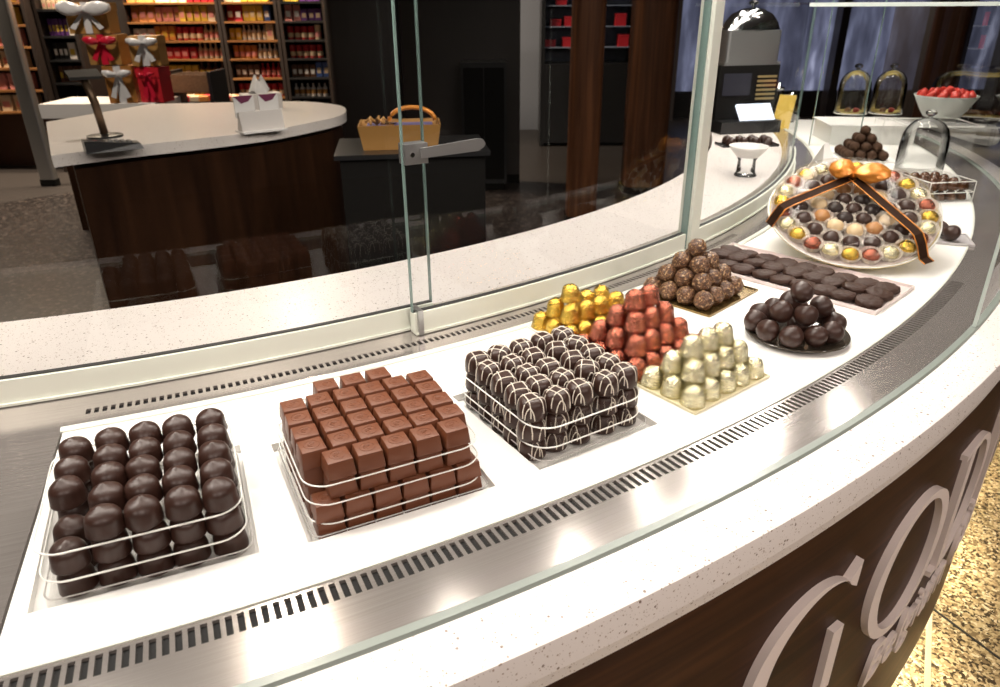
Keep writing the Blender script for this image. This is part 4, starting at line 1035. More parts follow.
# ================================================================== INSIDE THE KIOSK: till island
IZ = .94 - DZ
pts = [on_z(u, v, IZ) for u, v in ((51, 155.5), (120, 147), (200, 138.5), (270, 130), (318, 121), (340, 115.5), (346, 110), (338, 105), (305, 101.5), (262, 101.5))]
def smooth_poly(p, n=6):
    out = []
    for i in range(len(p) - 1):
        p0 = p[max(i - 1, 0)]; p1 = p[i]; p2 = p[i + 1]; p3 = p[min(i + 2, len(p) - 1)]
        for k in range(n):
            t = k / n; out.append(.5 * ((2 * p1) + (-p0 + p2) * t + (2 * p0 - 5 * p1 + 4 * p2 - p3) * t * t + (-p0 + 3 * p1 - 3 * p2 + p3) * t ** 3))
    return out + [p[-1]]
edge = [(v.x, v.y) for v in smooth_poly(pts)]
bx, by = edge[-1]; ax_, ay_ = edge[0]
kk = [on_z(u, v, IZ) for u, v in ((150, 104), (46, 122))]; poly = edge + [(v.x, v.y) for v in kk]
ic = Vector((sum(x for x, y in poly) / len(poly), sum(y for x, y in poly) / len(poly), 0))
isl = thing('till_island', 'round-ended till island with white quartz top and dark wood base behind the glass', 'counter', ic)
pl = [(x - ic.x, y - ic.y) for x, y in poly]
b = MB(); b.prism(pl, DZ + IZ - .045, DZ + IZ); b.obj('quartz_top', M['quartz_dim'], isl, auto=30)
ins = [(x * .93, y * .93) for x, y in pl]
b = MB(); b.prism(ins, .08, DZ + IZ - .066); b.obj('wood_base', M['wood_panel'], isl, auto=30)
b = MB(); b.prism([(x * .97, y * .97) for x, y in ins], 0.005, .079); b.obj('plinth', M['black_matte'], isl)
def isl_pt(u, v): q = on_z(u, v, IZ); q.z = DZ + IZ + .0006; return q
for k, u in enumerate((292, 304)):       # door handles on the island base
    pass
# card terminal
p = isl_pt(112, 151); p.y += .02
e = thing('card_terminal', 'black card payment terminal lying on the near edge of the till island', 'card terminal', p, R(35))
b = MB(); b.add([(-.10, -.04, 0), (.10, -.04, 0), (.10, .04, 0), (-.10, .04, 0), (-.10, -.036, .045), (.09, -.034, .022), (.09, .034, .022), (-.10, .036, .045)], [(3, 2, 1, 0), (4, 5, 6, 7), (0, 1, 5, 4), (1, 2, 6, 5), (2, 3, 7, 6), (3, 0, 4, 7)]); b.obj('terminal_body', M['black'], e)
b = MB(); b.add([(-.085, -.026, .0445), (-.03, -.026, .0375), (-.03, .026, .0375), (-.085, .026, .0445)], [(0, 1, 2, 3)]); b.obj('display', plain('dim_screen', (.05, .06, .07), .15), e, fix=False)
kb = MB()
for i in range(4):
    for j in range(3): x = -.015 + .022 * i; z = .0445 - (x + .09) * .0121 / .1 ; kb.box(x, x + .014, -.022 + .017 * j, -.010 + .017 * j, z - .008, z + .0035)
kb.obj('keypad', plain('grey_keys', (.12, .12, .12), .5), e)
# till screen on its arm
p = isl_pt(108, 141); p += Vector((-.06, .10, 0))
e = thing('till_screen', 'slim dark till screen tilted on a pole, at the near end of the island', 'screen', p, R(40))
b = MB(); b.lathe([(.0001, 0), (.07, 0), (.07, .008), (.02, .014), (.0001, .015)], 24); b.obj('base', M['black'], e)
b = MB(); b.tube([(0, 0, .01), (-.01, 0, .14), (-.03, 0, .24)], .016, 10); b.obj('pole', plain('bronze_pole', (.16, .10, .06), .35, .6), e, smooth=True)
b = MB(); b.box(-.060, .060, -.006, .006, -.035, .035, Matrix.Translation((-.03, -.01, .25)) @ Matrix.Rotation(R(-70), 4, 'X')); b.obj('panel', M['black'], e)
# blank card holders, tissue box
p = isl_pt(262, 131)
e = thing('leaflet_holder', 'white stepped leaflet holder with two white cards on the till island', 'leaflet holder', p, R(38))
b = MB(); b.box(-.10, .10, -.05, .05, 0, .008); b.obj('base', M['white_card'], e)
b = MB(); b.add([(-.095, -.03, .008), (.095, -.03, .008), (.095, -.012, .085), (-.095, -.012, .085), (-.095, .03, .008), (.095, .03, .008), (.095, .0, .085), (-.095, .0, .085)], [(0, 1, 2, 3), (7, 6, 5, 4), (0, 4, 5, 1), (1, 5, 6, 2), (2, 6, 7, 3), (3, 7, 4, 0)]); b.obj('front_panel', M['white_box'], e)
for k, x in enumerate((-.10, .008)):
    b = MB(); b.box(x, x + .088, .012, .018, .060, .150); o = b.obj('leaflet', M['white_card'], e)
    b = MB(); b.add([(x, .0112, .150), (x + .085, .0112, .150), (x + .062, .0112, .125), (x + .03, .0112, .118)], [(0, 1, 2, 3)]); b.obj('printed_corner', plain('plum_print', (.16, .02, .07), .5), o, fix=False)
p = isl_pt(262, 108)
e = thing('tissue_box', 'white tissue box with a tissue sticking up, on the till island', 'tissue box', p, R(30))
b = MB(); b.box(-.10, .10, -.055, .055, 0, .075); b.obj('box_body', M['white_box'], e)
bm = bmesh.new(); bmesh.ops.create_cone(bm, cap_ends=False, segments=18, radius1=.05, radius2=.018, depth=.08)
for v in bm.verts: 
    a = math.atan2(v.co.y, v.co.x); v.co.x *= 1 + .3 * math.sin(3 * a); v.co.y *= .6 + .25 * math.cos(2 * a); v.co.z += .112 + .018 * math.sin(2 * a + 1)
me = bpy.data.meshes.new('tissue'); bm.to_mesh(me); bm.free(); me.shade_smooth(); link('tissue', me, M['white_card'], e)
# ---- back ledge with the basket
bp = on_z(398, 151, .03)
ledge = thing('back_ledge', 'dark cabinet with a low black top carrying the gold basket, beside the till island', 'cabinet', (bp.x + .02, bp.y + .12, 0), R(8))
b = MB(); b.box(-.26, .30, -.16, .20, .08, DZ + .012); b.obj('cabinet_body', M['black_matte'], ledge)
b = MB(); b.box(-.28, .32, -.18, .22, DZ + .012, DZ + .030); b.obj('cabinet_top', M['black'], ledge)
b = MB(); b.box(-.24, .28, -.14, .18, 0.005, .079); b.obj('plinth', M['black_matte'], ledge)
bk_ = thing('gift_basket', 'gold card gift basket with blue wrapped contents and a gold ribbon handle', 'basket', (bp.x, bp.y + .10, DZ + .0306), R(6))
w, d, h = .150, .085, .095
def open_box(w0, d0, w1, d1, h, th):
    b = MB(); o = [(-w0, -d0, 0), (w0, -d0, 0), (w0, d0, 0), (-w0, d0, 0), (-w1, -d1, h), (w1, -d1, h), (w1, d1, h), (-w1, d1, h)]
    i = [(-w0 + th, -d0 + th, th), (w0 - th, -d0 + th, th), (w0 - th, d0 - th, th), (-w0 + th, d0 - th, th), (-w1 + th, -d1 + th, h), (w1 - th, -d1 + th, h), (w1 - th, d1 - th, h), (-w1 + th, d1 - th, h)]
    return b.add(o + i, [(3, 2, 1, 0), (0, 1, 5, 4), (1, 2, 6, 5), (2, 3, 7, 6), (3, 0, 4, 7), (8, 9, 10, 11), (8, 12, 13, 9), (9, 13, 14, 10), (10, 14, 15, 11), (11, 15, 12, 8), (4, 5, 13, 12), (5, 6, 14, 13), (6, 7, 15, 14), (7, 4, 12, 15)])
open_box(.145, .075, .160, .09, .095, .004).obj('basket_body', M['gold_box'], bk_)
b = MB(); b.box(-.13, .13, -.062, .062, .006, .085); b.obj('filling', plain('violet_blue_wrap', (.14, .13, .30), .4), bk_)
b = MB(); b.tube([(.05 + .09 * math.cos(R(a)), .0, .10 + .05 * math.sin(R(a))) for a in range(0, 181, 15)], .009, 8); b.obj('ribbon_handle', M['ribbon_edge'], bk_, smooth=True)
b = MB(); 
for k in range(5): a = k * 1.25; b.tube([(-.09, -.01, .09), (-.09 + .03 * math.cos(a), -.01 + .03 * math.sin(a), .115), (-.09 + .045 * math.cos(a + .5), -.01 + .045 * math.sin(a + .5), .095)], .005, 6)
b.obj('ribbon_curl', M['gold_box'], bk_, smooth=True)
b = MB(); b.prism([(-.08, -.03), (-.02, -.05), (-.01, -.02), (-.06, .01)], .086, .094); b.obj('silver_tag', M['silver'], bk_)

# ================================================================== PILLARS, REFLECTION STAND-INS, WALLS
def pillar(u0, u1, y, label, mat='reflection_pillar', dep=None, name='reflection_pillar', top=3.2):
    a = on_y(u0, 100, y); b_ = on_y(u1, 100, y); w = (b_ - a).length / 2; c = (a + b_) / 2; dep = dep or w
    e = thing(name, label, 'pillar', (c.x, y + dep, 0), 0)
    b = MB(); b.prism(rrect(-w, w, -dep, dep, min(w, dep) * .5, 5), .06, top); b.obj('shaft', M[mat], e, auto=30)
    b = MB(); b.prism(rrect(-w * 1.08, w * 1.08, -dep * 1.08, dep * 1.08, min(w, dep) * .5, 5), 0.005, .06); b.obj('foot', M['black_matte'], e, auto=30)
    return e
pillar(571, 603, 1.25, 'slim round-edged brown pillar standing in for a glass reflection, nearer the bar handle')  # column reflected in the glass, built here as a solid pillar
pillar(631, 673, 2.15, 'broad brown pillar standing in for a glass reflection, beyond the slim one by the post')  # second glass reflection built solid
pillar(331, 401, 1.60, 'dark brown square pillar behind the gold basket and till island', 'dark_wall', .12, 'dark_pillar')
# dark panel right of it, added in place of a dark glass reflection
def slab(u0, u1, y, z0, z1, mat, name, label=None, cat=None, dep=.06):
    a = on_y(u0, 100, y); b_ = on_y(u1, 100, y)
    b = MB(); b.box(0, b_.x - a.x, 0, dep, 0, z1 - z0); o = b.obj(name, M[mat]); o.location = (a.x, y, z0)
    if label: tag(o, label, cat)
    else: struct(o)
    return o
e = thing('reflection_panel', 'wide dark panel standing in for a dark glass reflection, between dark pillar and grey wall', 'partition', on_y(460, 100, 2.6) * 1)
e.location.z = 0; ex = e.location.x
a = on_y(402, 100, 2.6).x - ex; b2 = on_y(520, 100, 2.6).x - ex
b = MB(); b.box(a, b2, 0, .08, .08, 3.2); b.obj('panel', M['dark_wall'], e)
b = MB(); b.box(a, b2, -.01, .09, 0.006, .08); b.obj('kick_strip', M['black_matte'], e)
e2 = thing('low_black_cabinet', 'low black cabinet standing against the dark reflection panel', 'cabinet', (on_y(484, 100, 2.35).x, 2.45, 0))
wd = (on_y(508, 100, 2.35).x - on_y(463, 100, 2.35).x) / 2
b = MB(); b.box(-wd, wd, -.12, .13, .06, 1.02); b.obj('cabinet_body', M['black'], e2, auto=30)
b = MB(); b.box(-wd + .02, -.004, -.128, -.12, .10, .98); b.box(.004, wd - .02, -.128, -.12, .10, .98); b.obj('cabinet_doors', M['black_matte'], e2)
b = MB(); b.box(-wd + .02, wd - .02, -.1, .11, .006, .06); b.obj('plinth', M['black_matte'], e2)
# room shell
def wall(name, x0, x1, y0, y1, z0, z1, mat):
    b = MB(); b.box(x0, x1, y0, y1, z0, z1); return struct(b.obj(name, mat))
wall('wall_back', -8.5, 3.2, 6.6, 6.7, 0, 3.4, M['dark_wall'])
wall('wall_left', -8.6, -8.5, -8.5, 6.6, 0, 3.4, M['dark_wall'])
wall('wall_front', -8.6, 8.6, -8.6, -8.5, 0, 3.4, M['dark_wall'])
wall('wall_right', 8.5, 8.6, -8.5, 8.5, 0, 3.4, M['dark_wall'])
wall('ceiling', -8.6, 8.6, -8.6, 8.6, 3.4, 3.5, plain('dim_ceiling', (.12, .10, .09), .8))
wall('wall_grey', on_y(505, 50, 5.6).x, on_y(546, 50, 5.6).x, 5.6, 5.65, 0, 3.4, M['grey_wall'])
# black display cabinet with red gift boxes
yb = 4.4; x0 = on_y(543, 50, yb).x; x1 = on_y(634, 50, yb).x
cab = thing('display_cabinet', 'tall black display cabinet with glass shelves of red boxes, behind the reflection pillars', 'cabinet', ((x0 + x1) / 2, yb, 0))
w = (x1 - x0) / 2
b = MB(); b.box(-w, w, .34, .38, .04, 2.4); b.obj('back_panel', plain('blue_grey_back', (.11, .13, .18), .5), cab)
for sx in (-1, 1):
    b = MB(); b.box(sx * w - .02, sx * w + .02, 0, .38, .006, 2.4); b.obj('side_panel', M['black'], cab)
b = MB(); b.box(-w + .02, w - .02, 0, .34, .04, .86); b.obj('cupboard', M['black'], cab)
shz = [1.02, 1.22, 1.42, 1.75]
b = MB()
for z_ in shz: 
    b = MB(); b.box(-w + .021, w - .021, .02, .34, z_ - .008, z_); b.obj('shelf', plain('pale_shelf', (.22, .26, .34), .3), cab)
for k, (px, pz) in enumerate(((-.30, 0), (-.16, 0), (.28, 0), (-.26, 1), (-.15, 1), (.25, 1), (-.22, 2))):
    z_ = shz[pz]; e = thing('red_gift_box', f'small lidded red gift box, {ORD[k]} along the shelves of the black display cabinet', 'gift box', (cab.location.x + px * w / .36, yb + .12, z_ + .0006), 0, 'red gift boxes in the display cabinet')
    hgt = .05 + .025 * (k % 3); b = MB(); b.box(-.055, .055, -.05, .05, 0, hgt); b.obj('box_body', M['red'], e)
    b = MB(); b.box(-.058, .058, -.053, .053, hgt, hgt + .02); b.obj('box_lid', M['red'], e)
# storefront beyond the far end of the counter
yw = 6.3
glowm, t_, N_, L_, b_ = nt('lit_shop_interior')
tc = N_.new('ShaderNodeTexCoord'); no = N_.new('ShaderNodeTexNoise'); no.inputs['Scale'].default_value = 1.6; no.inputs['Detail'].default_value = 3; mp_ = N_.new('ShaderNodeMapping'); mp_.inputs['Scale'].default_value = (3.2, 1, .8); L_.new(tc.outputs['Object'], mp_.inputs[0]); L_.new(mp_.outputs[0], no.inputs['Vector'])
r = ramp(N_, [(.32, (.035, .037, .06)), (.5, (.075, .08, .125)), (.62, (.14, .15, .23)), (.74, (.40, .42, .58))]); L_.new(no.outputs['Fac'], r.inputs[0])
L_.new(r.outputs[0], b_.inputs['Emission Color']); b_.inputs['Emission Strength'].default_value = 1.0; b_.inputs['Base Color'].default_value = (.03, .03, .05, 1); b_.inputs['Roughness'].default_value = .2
xs = [on_y(u, 40, yw).x for u in (676, 842, 935, 950, 966, 1010, 1160)]
wall('wall_shopfront', xs[0] - .3, xs[6] + .6, yw + .25, yw + .3, 0, 3.4, M['dark_wall'])
for k in range(6):
    if k in (3,): continue
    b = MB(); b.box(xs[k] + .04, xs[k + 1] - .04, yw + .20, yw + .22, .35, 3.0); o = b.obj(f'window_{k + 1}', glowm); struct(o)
for k, x in enumerate(xs[:6]):
    b = MB(); b.box(x - .05, x + .05, yw, yw + .19, 0, 3.4); struct(b.obj(f'trim_{k + 3}', plain('bronze_mullion', (.05, .04, .04), .4)))
b = MB(); b.box(xs[3] + .05, xs[4] - .05, yw + .05, yw + .19, 0, 3.4); struct(b.obj('wall_pier', M['grey_wall']))

# ================================================================== SHOP SHELVES, upper left
yS = 3.9
def unit(u0, u1, y, shelves, label, depth=.34, back='black_matte', shelfm='shelf_wood', side='dark_wall', name='shop_shelf', ztop=1.9):
    x0, x1 = on_y(u0, 60, y).x, on_y(u1, 60, y).x; c = (x0 + x1) / 2; w = (x1 - x0) / 2
    e = thing(name, label, 'shelf unit', (c, y, 0))
    b = MB(); b.box(-w, w, depth - .02, depth, .006, ztop); b.obj('back_panel', M[back], e)
    for sx in (-1, 1): b = MB(); b.box(sx * w - .015 * (1 + sx), sx * w + .015 * (1 - sx), 0, depth - .02, .006, ztop); b.obj('side_panel', M[side], e)
    for z in shelves: b = MB(); b.box(-w + .03, w - .03, 0, depth - .021, z - .018, z); b.obj('shelf', M[shelfm], e)
    return x0 + .03, x1 - .03, e
PROD = {}
def product(kind, mat, w, d, h):
    key = (kind, mat, round(w, 3), round(h, 3))
    if key in PROD: return PROD[key]
    h = min(.142, h * 1.2)
    b = MB()
    if kind == 'bottle': b.lathe([(.0001, 0), (w / 2, 0), (w / 2, h * .6), (w * .18, h * .78), (w * .18, h), (.0001, h)], 14)
    elif kind == 'tin': b.lathe([(.0001, 0), (w / 2, 0), (w / 2, h * .86), (w / 2 + .002, h * .86), (w / 2 + .002, h), (.0001, h)], 18)
    elif kind == 'bag': b.add([(-w / 2, -d / 2, 0), (w / 2, -d / 2, 0), (w / 2, d / 2, 0), (-w / 2, d / 2, 0), (-w / 2 * .96, -.004, h), (w / 2 * .96, -.004, h), (w / 2 * .96, .004, h), (-w / 2 * .96, .004, h)], [(3, 2, 1, 0), (4, 5, 6, 7), (0, 1, 5, 4), (1, 2, 6, 5), (2, 3, 7, 6), (3, 0, 4, 7)])
    else:
        bm = rounded_box(w, w, h, .003, 1); me = bpy.data.meshes.new(kind); 
        for v in bm.verts: v.co.y *= d / w
        bm.to_mesh(me); bm.free(); b.v = [tuple(v.co) for v in me.vertices]; b.f = [tuple(p_.vertices) for p_ in me.polygons]; bpy.data.meshes.remove(me)
    me = b.mesh(kind, auto=35); me.materials.append(M[mat]); PROD[key] = me
    lb = MB()
    if kind in ('bottle', 'tin'): lb.lathe([(w / 2 + .0006, h * .16), (w / 2 + .0006, h * .52)], 18)
    else: lb.box(-w * .32, w * .32, -d / 2 - (.0006 if kind != 'bag' else -.004), -d / 2 + .004, h * .25, h * .62)
    lm = lb.mesh('label'); PROD[key + ('l',)] = lm
    return me
lr = random.Random(11)
LABM = ['cream', 'white_card', 'yellow', 'pink', 'gold_box']
def stock(x0, x1, y, z, seq, sname, gap=.008, jig=.0):
    x = x0 + .012
    for kind, mat, w, h, n, word in seq:
        for i in range(n):
            if x + w > x1: return
            me = product(kind, mat, w, min(w, .09), h)
            key = (kind, mat, round(w, 3), round(h, 3)); lm = PROD[key + ('l',)]
            if not lm.materials: lm.materials.append(M[lr.choice(LABM) if mat not in ('cream', 'white_card') else 'pink'])
            o = put(word.replace(' ', '_').split('_', 1)[1] if False else {'bottle': 'bottle', 'tin': 'tin', 'bag': 'gift_bag', 'box': 'carton'}[kind], me, (x + w / 2, y + .10 + lr.uniform(-.01, .01), z + .0005), lr.uniform(-.12, .12), f'{word} in its row on {sname}', {'bottle': 'bottle', 'tin': 'tin', 'bag': 'gift bag', 'box': 'carton'}[kind], f'{word}s on {sname}', [('label', lm)])
            x += w + gap
zs = [.60, .78, .96, 1.13, 1.30, 1.47]
names = ['lowest', 'second lowest', 'third lowest', 'third highest', 'second highest', 'highest']
x0, x1, u1 = unit(132, 226, yS, zs, 'tall wooden shelf unit crowded with bright packets, left of the red tins')
S1 = 'shelf of the packet unit'
SEQ = [
 [('box', 'pink', .075, .10, 4, 'pink carton'), ('tin', 'red', .065, .11, 5, 'red tin'), ('box', 'brown_pack', .08, .11, 6, 'brown carton')],
 [('box', 'purple', .07, .09, 3, 'purple carton'), ('box', 'yellow', .06, .10, 5, 'yellow carton'), ('bottle', 'brown_pack', .06, .12, 8, 'brown bottle')],
 [('box', 'blue', .06, .11, 3, 'blue carton'), ('box', 'red', .07, .09, 5, 'red carton'), ('bottle', 'cream', .045, .12, 8, 'cream bottle')],
 [('box', 'white_box', .06, .09, 3, 'white carton'), ('box', 'orange', .06, .11, 3, 'orange carton'), ('tin', 'red', .06, .10, 4, 'red tin'), ('bottle', 'cream', .045, .12, 8, 'cream bottle')],
 [('bag', 'orange', .075, .13, 3, 'orange bag'), ('box', 'pink', .05, .11, 4, 'pink carton'), ('box', 'yellow', .06, .12, 4, 'yellow carton'), ('bag', 'cream', .07, .12, 4, 'cream bag')],
 [('bag', 'orange', .08, .14, 3, 'orange bag'), ('bag', 'cream', .07, .13, 4, 'cream bag'), ('box', 'red', .06, .12, 5, 'red carton'), ('box', 'yellow', .06, .13, 5, 'yellow carton')]]
for z, q, n_ in zip(zs, SEQ, names): stock(x0, x1, yS, z, q, f'the {n_} {S1}')
x0, x1, u2 = unit(227, 283, yS, zs, 'narrow wooden shelf unit with red tins and small bottles, middle of the back shelves')
S2 = 'shelf of the narrow unit'
SEQ = [
 [('tin', 'red', .06, .10, 9, 'red tin')],
 [('box', 'brown_pack', .055, .10, 4, 'brown carton'), ('bottle', 'red', .045, .11, 6, 'red bottle')],
 [('tin', 'orange', .055, .10, 4, 'orange tin'), ('bottle', 'white_box', .042, .11, 4, 'white bottle'), ('box', 'cream', .07, .12, 2, 'cream carton')],
 [('box', 'yellow', .05, .09, 2, 'yellow carton'), ('bottle', 'white_box', .042, .11, 5, 'white bottle'), ('box', 'cream', .07, .12, 2, 'cream carton')],
 [('bag', 'red', .07, .12, 2, 'red bag'), ('box', 'yellow', .06, .13, 3, 'yellow carton'), ('box', 'blue', .06, .12, 1, 'blue carton'), ('box', 'orange', .06, .12, 3, 'orange carton')],
 [('bag', 'cream', .07, .13, 2, 'cream bag'), ('box', 'yellow', .06, .13, 5, 'yellow carton'), ('box', 'orange', .06, .12, 3, 'orange carton')]]
for z, q, n_ in zip(zs, SEQ, names): stock(x0, x1, yS, z, q, f'the {n_} {S2}')
x0, x1, u3 = unit(284, 330, yS, zs, 'dark narrow shelf unit of red tins beside the dark pillar', shelfm='black')
S3 = 'shelf of the dark unit'
SEQ = [
 [('bottle', 'white_box', .05, .10, 6, 'white bottle')],
 [('box', 'brown_pack', .055, .10, 4, 'brown carton'), ('box', 'blue', .06, .13, 2, 'blue carton')],
 [('tin', 'red', .06, .10, 8, 'red tin')],
 [('tin', 'red', .06, .10, 4, 'red tin'), ('tin', 'cream', .06, .11, 3, 'cream tin')],
 [('bag', 'pink', .07, .13, 2, 'pink bag'), ('box', 'purple', .06, .09, 4, 'purple carton')],
 [('box', 'yellow', .07, .10, 2, 'yellow carton'), ('box', 'purple', .06, .12, 4, 'purple carton')]]
for z, q, n_ in zip(zs, SEQ, names): stock(x0, x1, yS, z, q, f'the {n_} {S3}')
# left wooden rack with flat packs, dark unit beside it
x0, x1, u4 = unit(-60, 38, 3.2, [.56, .75, .94, 1.12, 1.30, 1.48], 'open wooden rack of pale flat packs at the far left of the shop', back='brown_pack')
for z, n_, mt, wd in zip([.56, .75, .94, 1.12, 1.30, 1.48], names, ['cream', 'pink', 'cream', 'pink', 'yellow', 'yellow'], ['cream', 'pink', 'cream', 'pink', 'yellow', 'yellow']): stock(x0, x1, 3.2, z, [('box', mt, .10, .13, 10, f'{wd} carton')], f'the {n_} shelf of the open rack', .02)
x0, x1, u5 = unit(46, 84, 3.3, [.80, 1.0, 1.20, 1.42], 'dark book shelf unit between the open rack and the gift boxes', shelfm='black', back='black_matte')
for z, n_, q in zip([.80, 1.0, 1.20, 1.42], ['lowest', 'second', 'third', 'highest'], [[('box', 'brown_pack', .04, .13, 6, 'brown carton'), ('box', 'pink', .05, .12, 4, 'pink carton')], [('box', 'black', .04, .13, 3, 'black carton'), ('box', 'white_box', .07, .14, 2, 'white carton'), ('box', 'brown_pack', .05, .13, 4, 'brown carton')], [('box', 'purple', .03, .13, 5, 'purple carton'), ('box', 'white_box', .06, .13, 1, 'white carton')], [('box', 'cream', .035, .06, 8, 'cream carton')]]): stock(x0, x1, 3.3, z, q, f'the {n_} shelf of the dark book unit')
# metal post in front
pillar(17, 33, 2.6, 'slim bright metal post in front of the open rack at far left', 'satin_metal', .04, 'metal_post')
# ---- gift boxes on a white plinth
yG = 1.15
ga, gb = on_y(40, 112, yG), on_y(156, 112, yG); gx = (ga.x + gb.x) / 2; gw = (gb.x - ga.x) / 2
gz = on_y(90, 104, yG).z
e = thing('gift_plinth', 'white topped plinth carrying the ribboned gift boxes behind the island', 'plinth', (gx, yG + .2, 0))
b = MB(); b.box(-gw, gw, -.2, .22, gz - .09, gz); b.obj('plinth_top', M['white_box'], e)
b = MB(); b.box(-gw + .05, gw - .05, -.15, .18, .006, gz - .09); b.obj('plinth_body', M['wood_panel'], e)
def giftbox(cx, cy, z, w, d, h, mat, rm, label, rz=0, bow=.10, lid=True):
    e = thing('gift_box', label, 'gift box', (cx, cy, z + .0006), rz)
    b = MB(); b.box(-w, w, -d, d, 0, h * .72); b.obj('box_body', M[mat], e)
    b = MB(); b.box(-w - .004, w + .004, -d - .004, d + .004, h * .72, h); b.obj('box_lid', M[mat], e)
    b = MB(); rw = .022
    b.box(-rw, rw, -d - .006, d + .006, h, h + .002); b.box(-rw, rw, -d - .0065, -d - .0042, 0.001, h + .002); b.box(-rw, rw, d + .0042, d + .0065, 0.001, h + .002)
    o = b.obj('ribbon', M[rm], e)
    c = Vector((0, -d - .008, h * .78))
    for s_ in (-1, 1):
        bb = MB(); k, n = 10, 12; vs = []
        for i in range(k + 1):
            t = i / k; ww = bow * .25 * math.sin(math.pi * min(1, .12 + t * .72)); 
            for j in range(n):
                a = 2 * math.pi * j / n; vs.append(c + Vector((s_ * bow * t, -.012 - .022 * math.sin(math.pi * t) + .012 * math.sin(a), ww * math.cos(a) + .012 * t)))
        fs = [(i * n + j, i * n + (j + 1) % n, (i + 1) * n + (j + 1) % n, (i + 1) * n + j) for i in range(k) for j in range(n)] + [tuple(range(n - 1, -1, -1)), tuple(k * n + j for j in range(n))]
        bb.add(vs, fs); bb.obj('bow_loop', M[rm], o, smooth=True)
        bb = MB(); q0 = c + Vector((0, -.008, 0)); q1 = c + Vector((s_ * bow * .55, -.016, -h * .62))
        dd = (q1 - q0); nn = Vector((0, 0, 1)).cross(dd).cross(dd).normalized(); sd = Vector((.016, 0, .006 * s_))
        bb.add([q0 - sd * .4, q0 + sd * .4, q1 + sd, q1 - sd] + [x + Vector((0, .002, 0)) for x in (q0 - sd * .4, q0 + sd * .4, q1 + sd, q1 - sd)], [(0, 1, 2, 3), (7, 6, 5, 4), (0, 4, 5, 1), (1, 5, 6, 2), (2, 6, 7, 3), (3, 7, 4, 0)]); bb.obj('ribbon_tail', M[rm], o)
    return e
s_ = (on_y(101, 60, yG) - on_y(100, 60, yG)).length
def gp(u): return on_y(u, 60, yG).x
hpx = lambda a, b_: (b_ - a) * s_
z1 = gz
giftbox(gp(112), yG + .10, z1, 14 * s_, .07, 36 * s_, 'gold_box2', 'white_satin', 'orange gold gift box with white bow, lowest of the stack', .05, 14 * s_)
giftbox(gp(142), yG + .12, z1, 12 * s_, .07, 34 * s_, 'red', 'red_satin', 'red gift box beside the lowest gold box of the stack', -.1, 8 * s_)
z2 = z1 + 36.5 * s_ + .003
giftbox(gp(103), yG + .10, z2, 16 * s_, .07, 28 * s_, 'gold_box', 'red_satin', 'gold gift box with a red ribbon and bow, middle of the stack', 0, 16 * s_)
z3 = z2 + 28.5 * s_ + .003
giftbox(gp(94), yG + .10, z3, 20 * s_, .07, 28 * s_, 'gold_box', 'white_satin', 'gold gift box with silver white bow on top of the stack', 0, 26 * s_)
giftbox(gp(142), yG + .12, z1 + 35 * s_ + .003, 14 * s_, .07, 28 * s_, 'gold_box', 'white_satin', 'gold gift box with silver white bow, standing on the red box', .06, 15 * s_)
# tiered dark basket rack right of the plinth
rx0, rx1 = on_y(134, 110, 1.5).x, on_y(182, 110, 1.5).x
rx0 += .12; rx1 += .10
e = thing('basket_rack', 'black tiered rack with woven baskets right of the gift plinth', 'rack', ((rx0 + rx1) / 2 + .09, 1.75, 0), 0)
w = (rx1 - rx0) / 2
for sx in (-1, 1):
    b = MB(); b.box(sx * w - .012, sx * w + .012, -.16, .16, .006, 1.02); b.obj('side_frame', M['black'], e)
wick = plain('wicker', (.16, .085, .04), .7, bump=.9, bscale=60, var=.5, vscale=90)
for z_ in (.42, .66, .88):
    b = open_box(w - .03, .11, w - .018, .13, .12, .008); b.v = [(x, y, z + z_) for x, y, z in b.v]; b.obj('basket', wick, e)
# bins of packets in front of the shelves
for k, (u0, u1_, nm_, mt) in enumerate(((172, 214, 'left', 'brown_pack'), (216, 252, 'right', 'dark_wall'))):
    y_ = 2.5; xa_, xb_ = on_y(u0, 110, y_).x, on_y(u1_, 110, y_).x
    e = thing('packet_bin', f'dark low display bin in front of the shop shelves, {nm_} of the two', 'display bin', ((xa_ + xb_) / 2, y_ + .15, 0)); w = (xb_ - xa_) / 2
    b = MB(); b.box(-w, w, -.15, .15, .05, .62); b.obj('bin_body', M['black_matte'], e)
    b = open_box(w, .15, w, .15, .10, .012); b.v = [(x, y, z + .62) for x, y, z in b.v]; b.obj('bin_rim', M['black'], e)
    b = MB(); b.box(-w + .02, w - .02, -.13, .13, .006, .05); b.obj('plinth', M['black_matte'], e)
    for i in range(3):
        for j in range(2):
            me = product('box', ['red', 'cream', 'orange'][(i + j) % 3], .07, .07, .10); key = ('box', ['red', 'cream', 'orange'][(i + j) % 3], .07, .10); lm = PROD[key + ('l',)]
            if not lm.materials: lm.materials.append(M['cream'] if 'cream' not in key else M['pink'])
            put('carton', me, ((xa_ + xb_) / 2 + (-.085 + .085 * i) * w / .2, y_ + .09 + .10 * j, .6335), .1 * i, f'{["red", "cream", "orange"][(i + j) % 3]} carton in the {nm_} display bin, {["front", "back"][j]} row, {ORD[i]} from the left', 'carton', f'cartons in the {nm_} display bin', [('label', lm)])
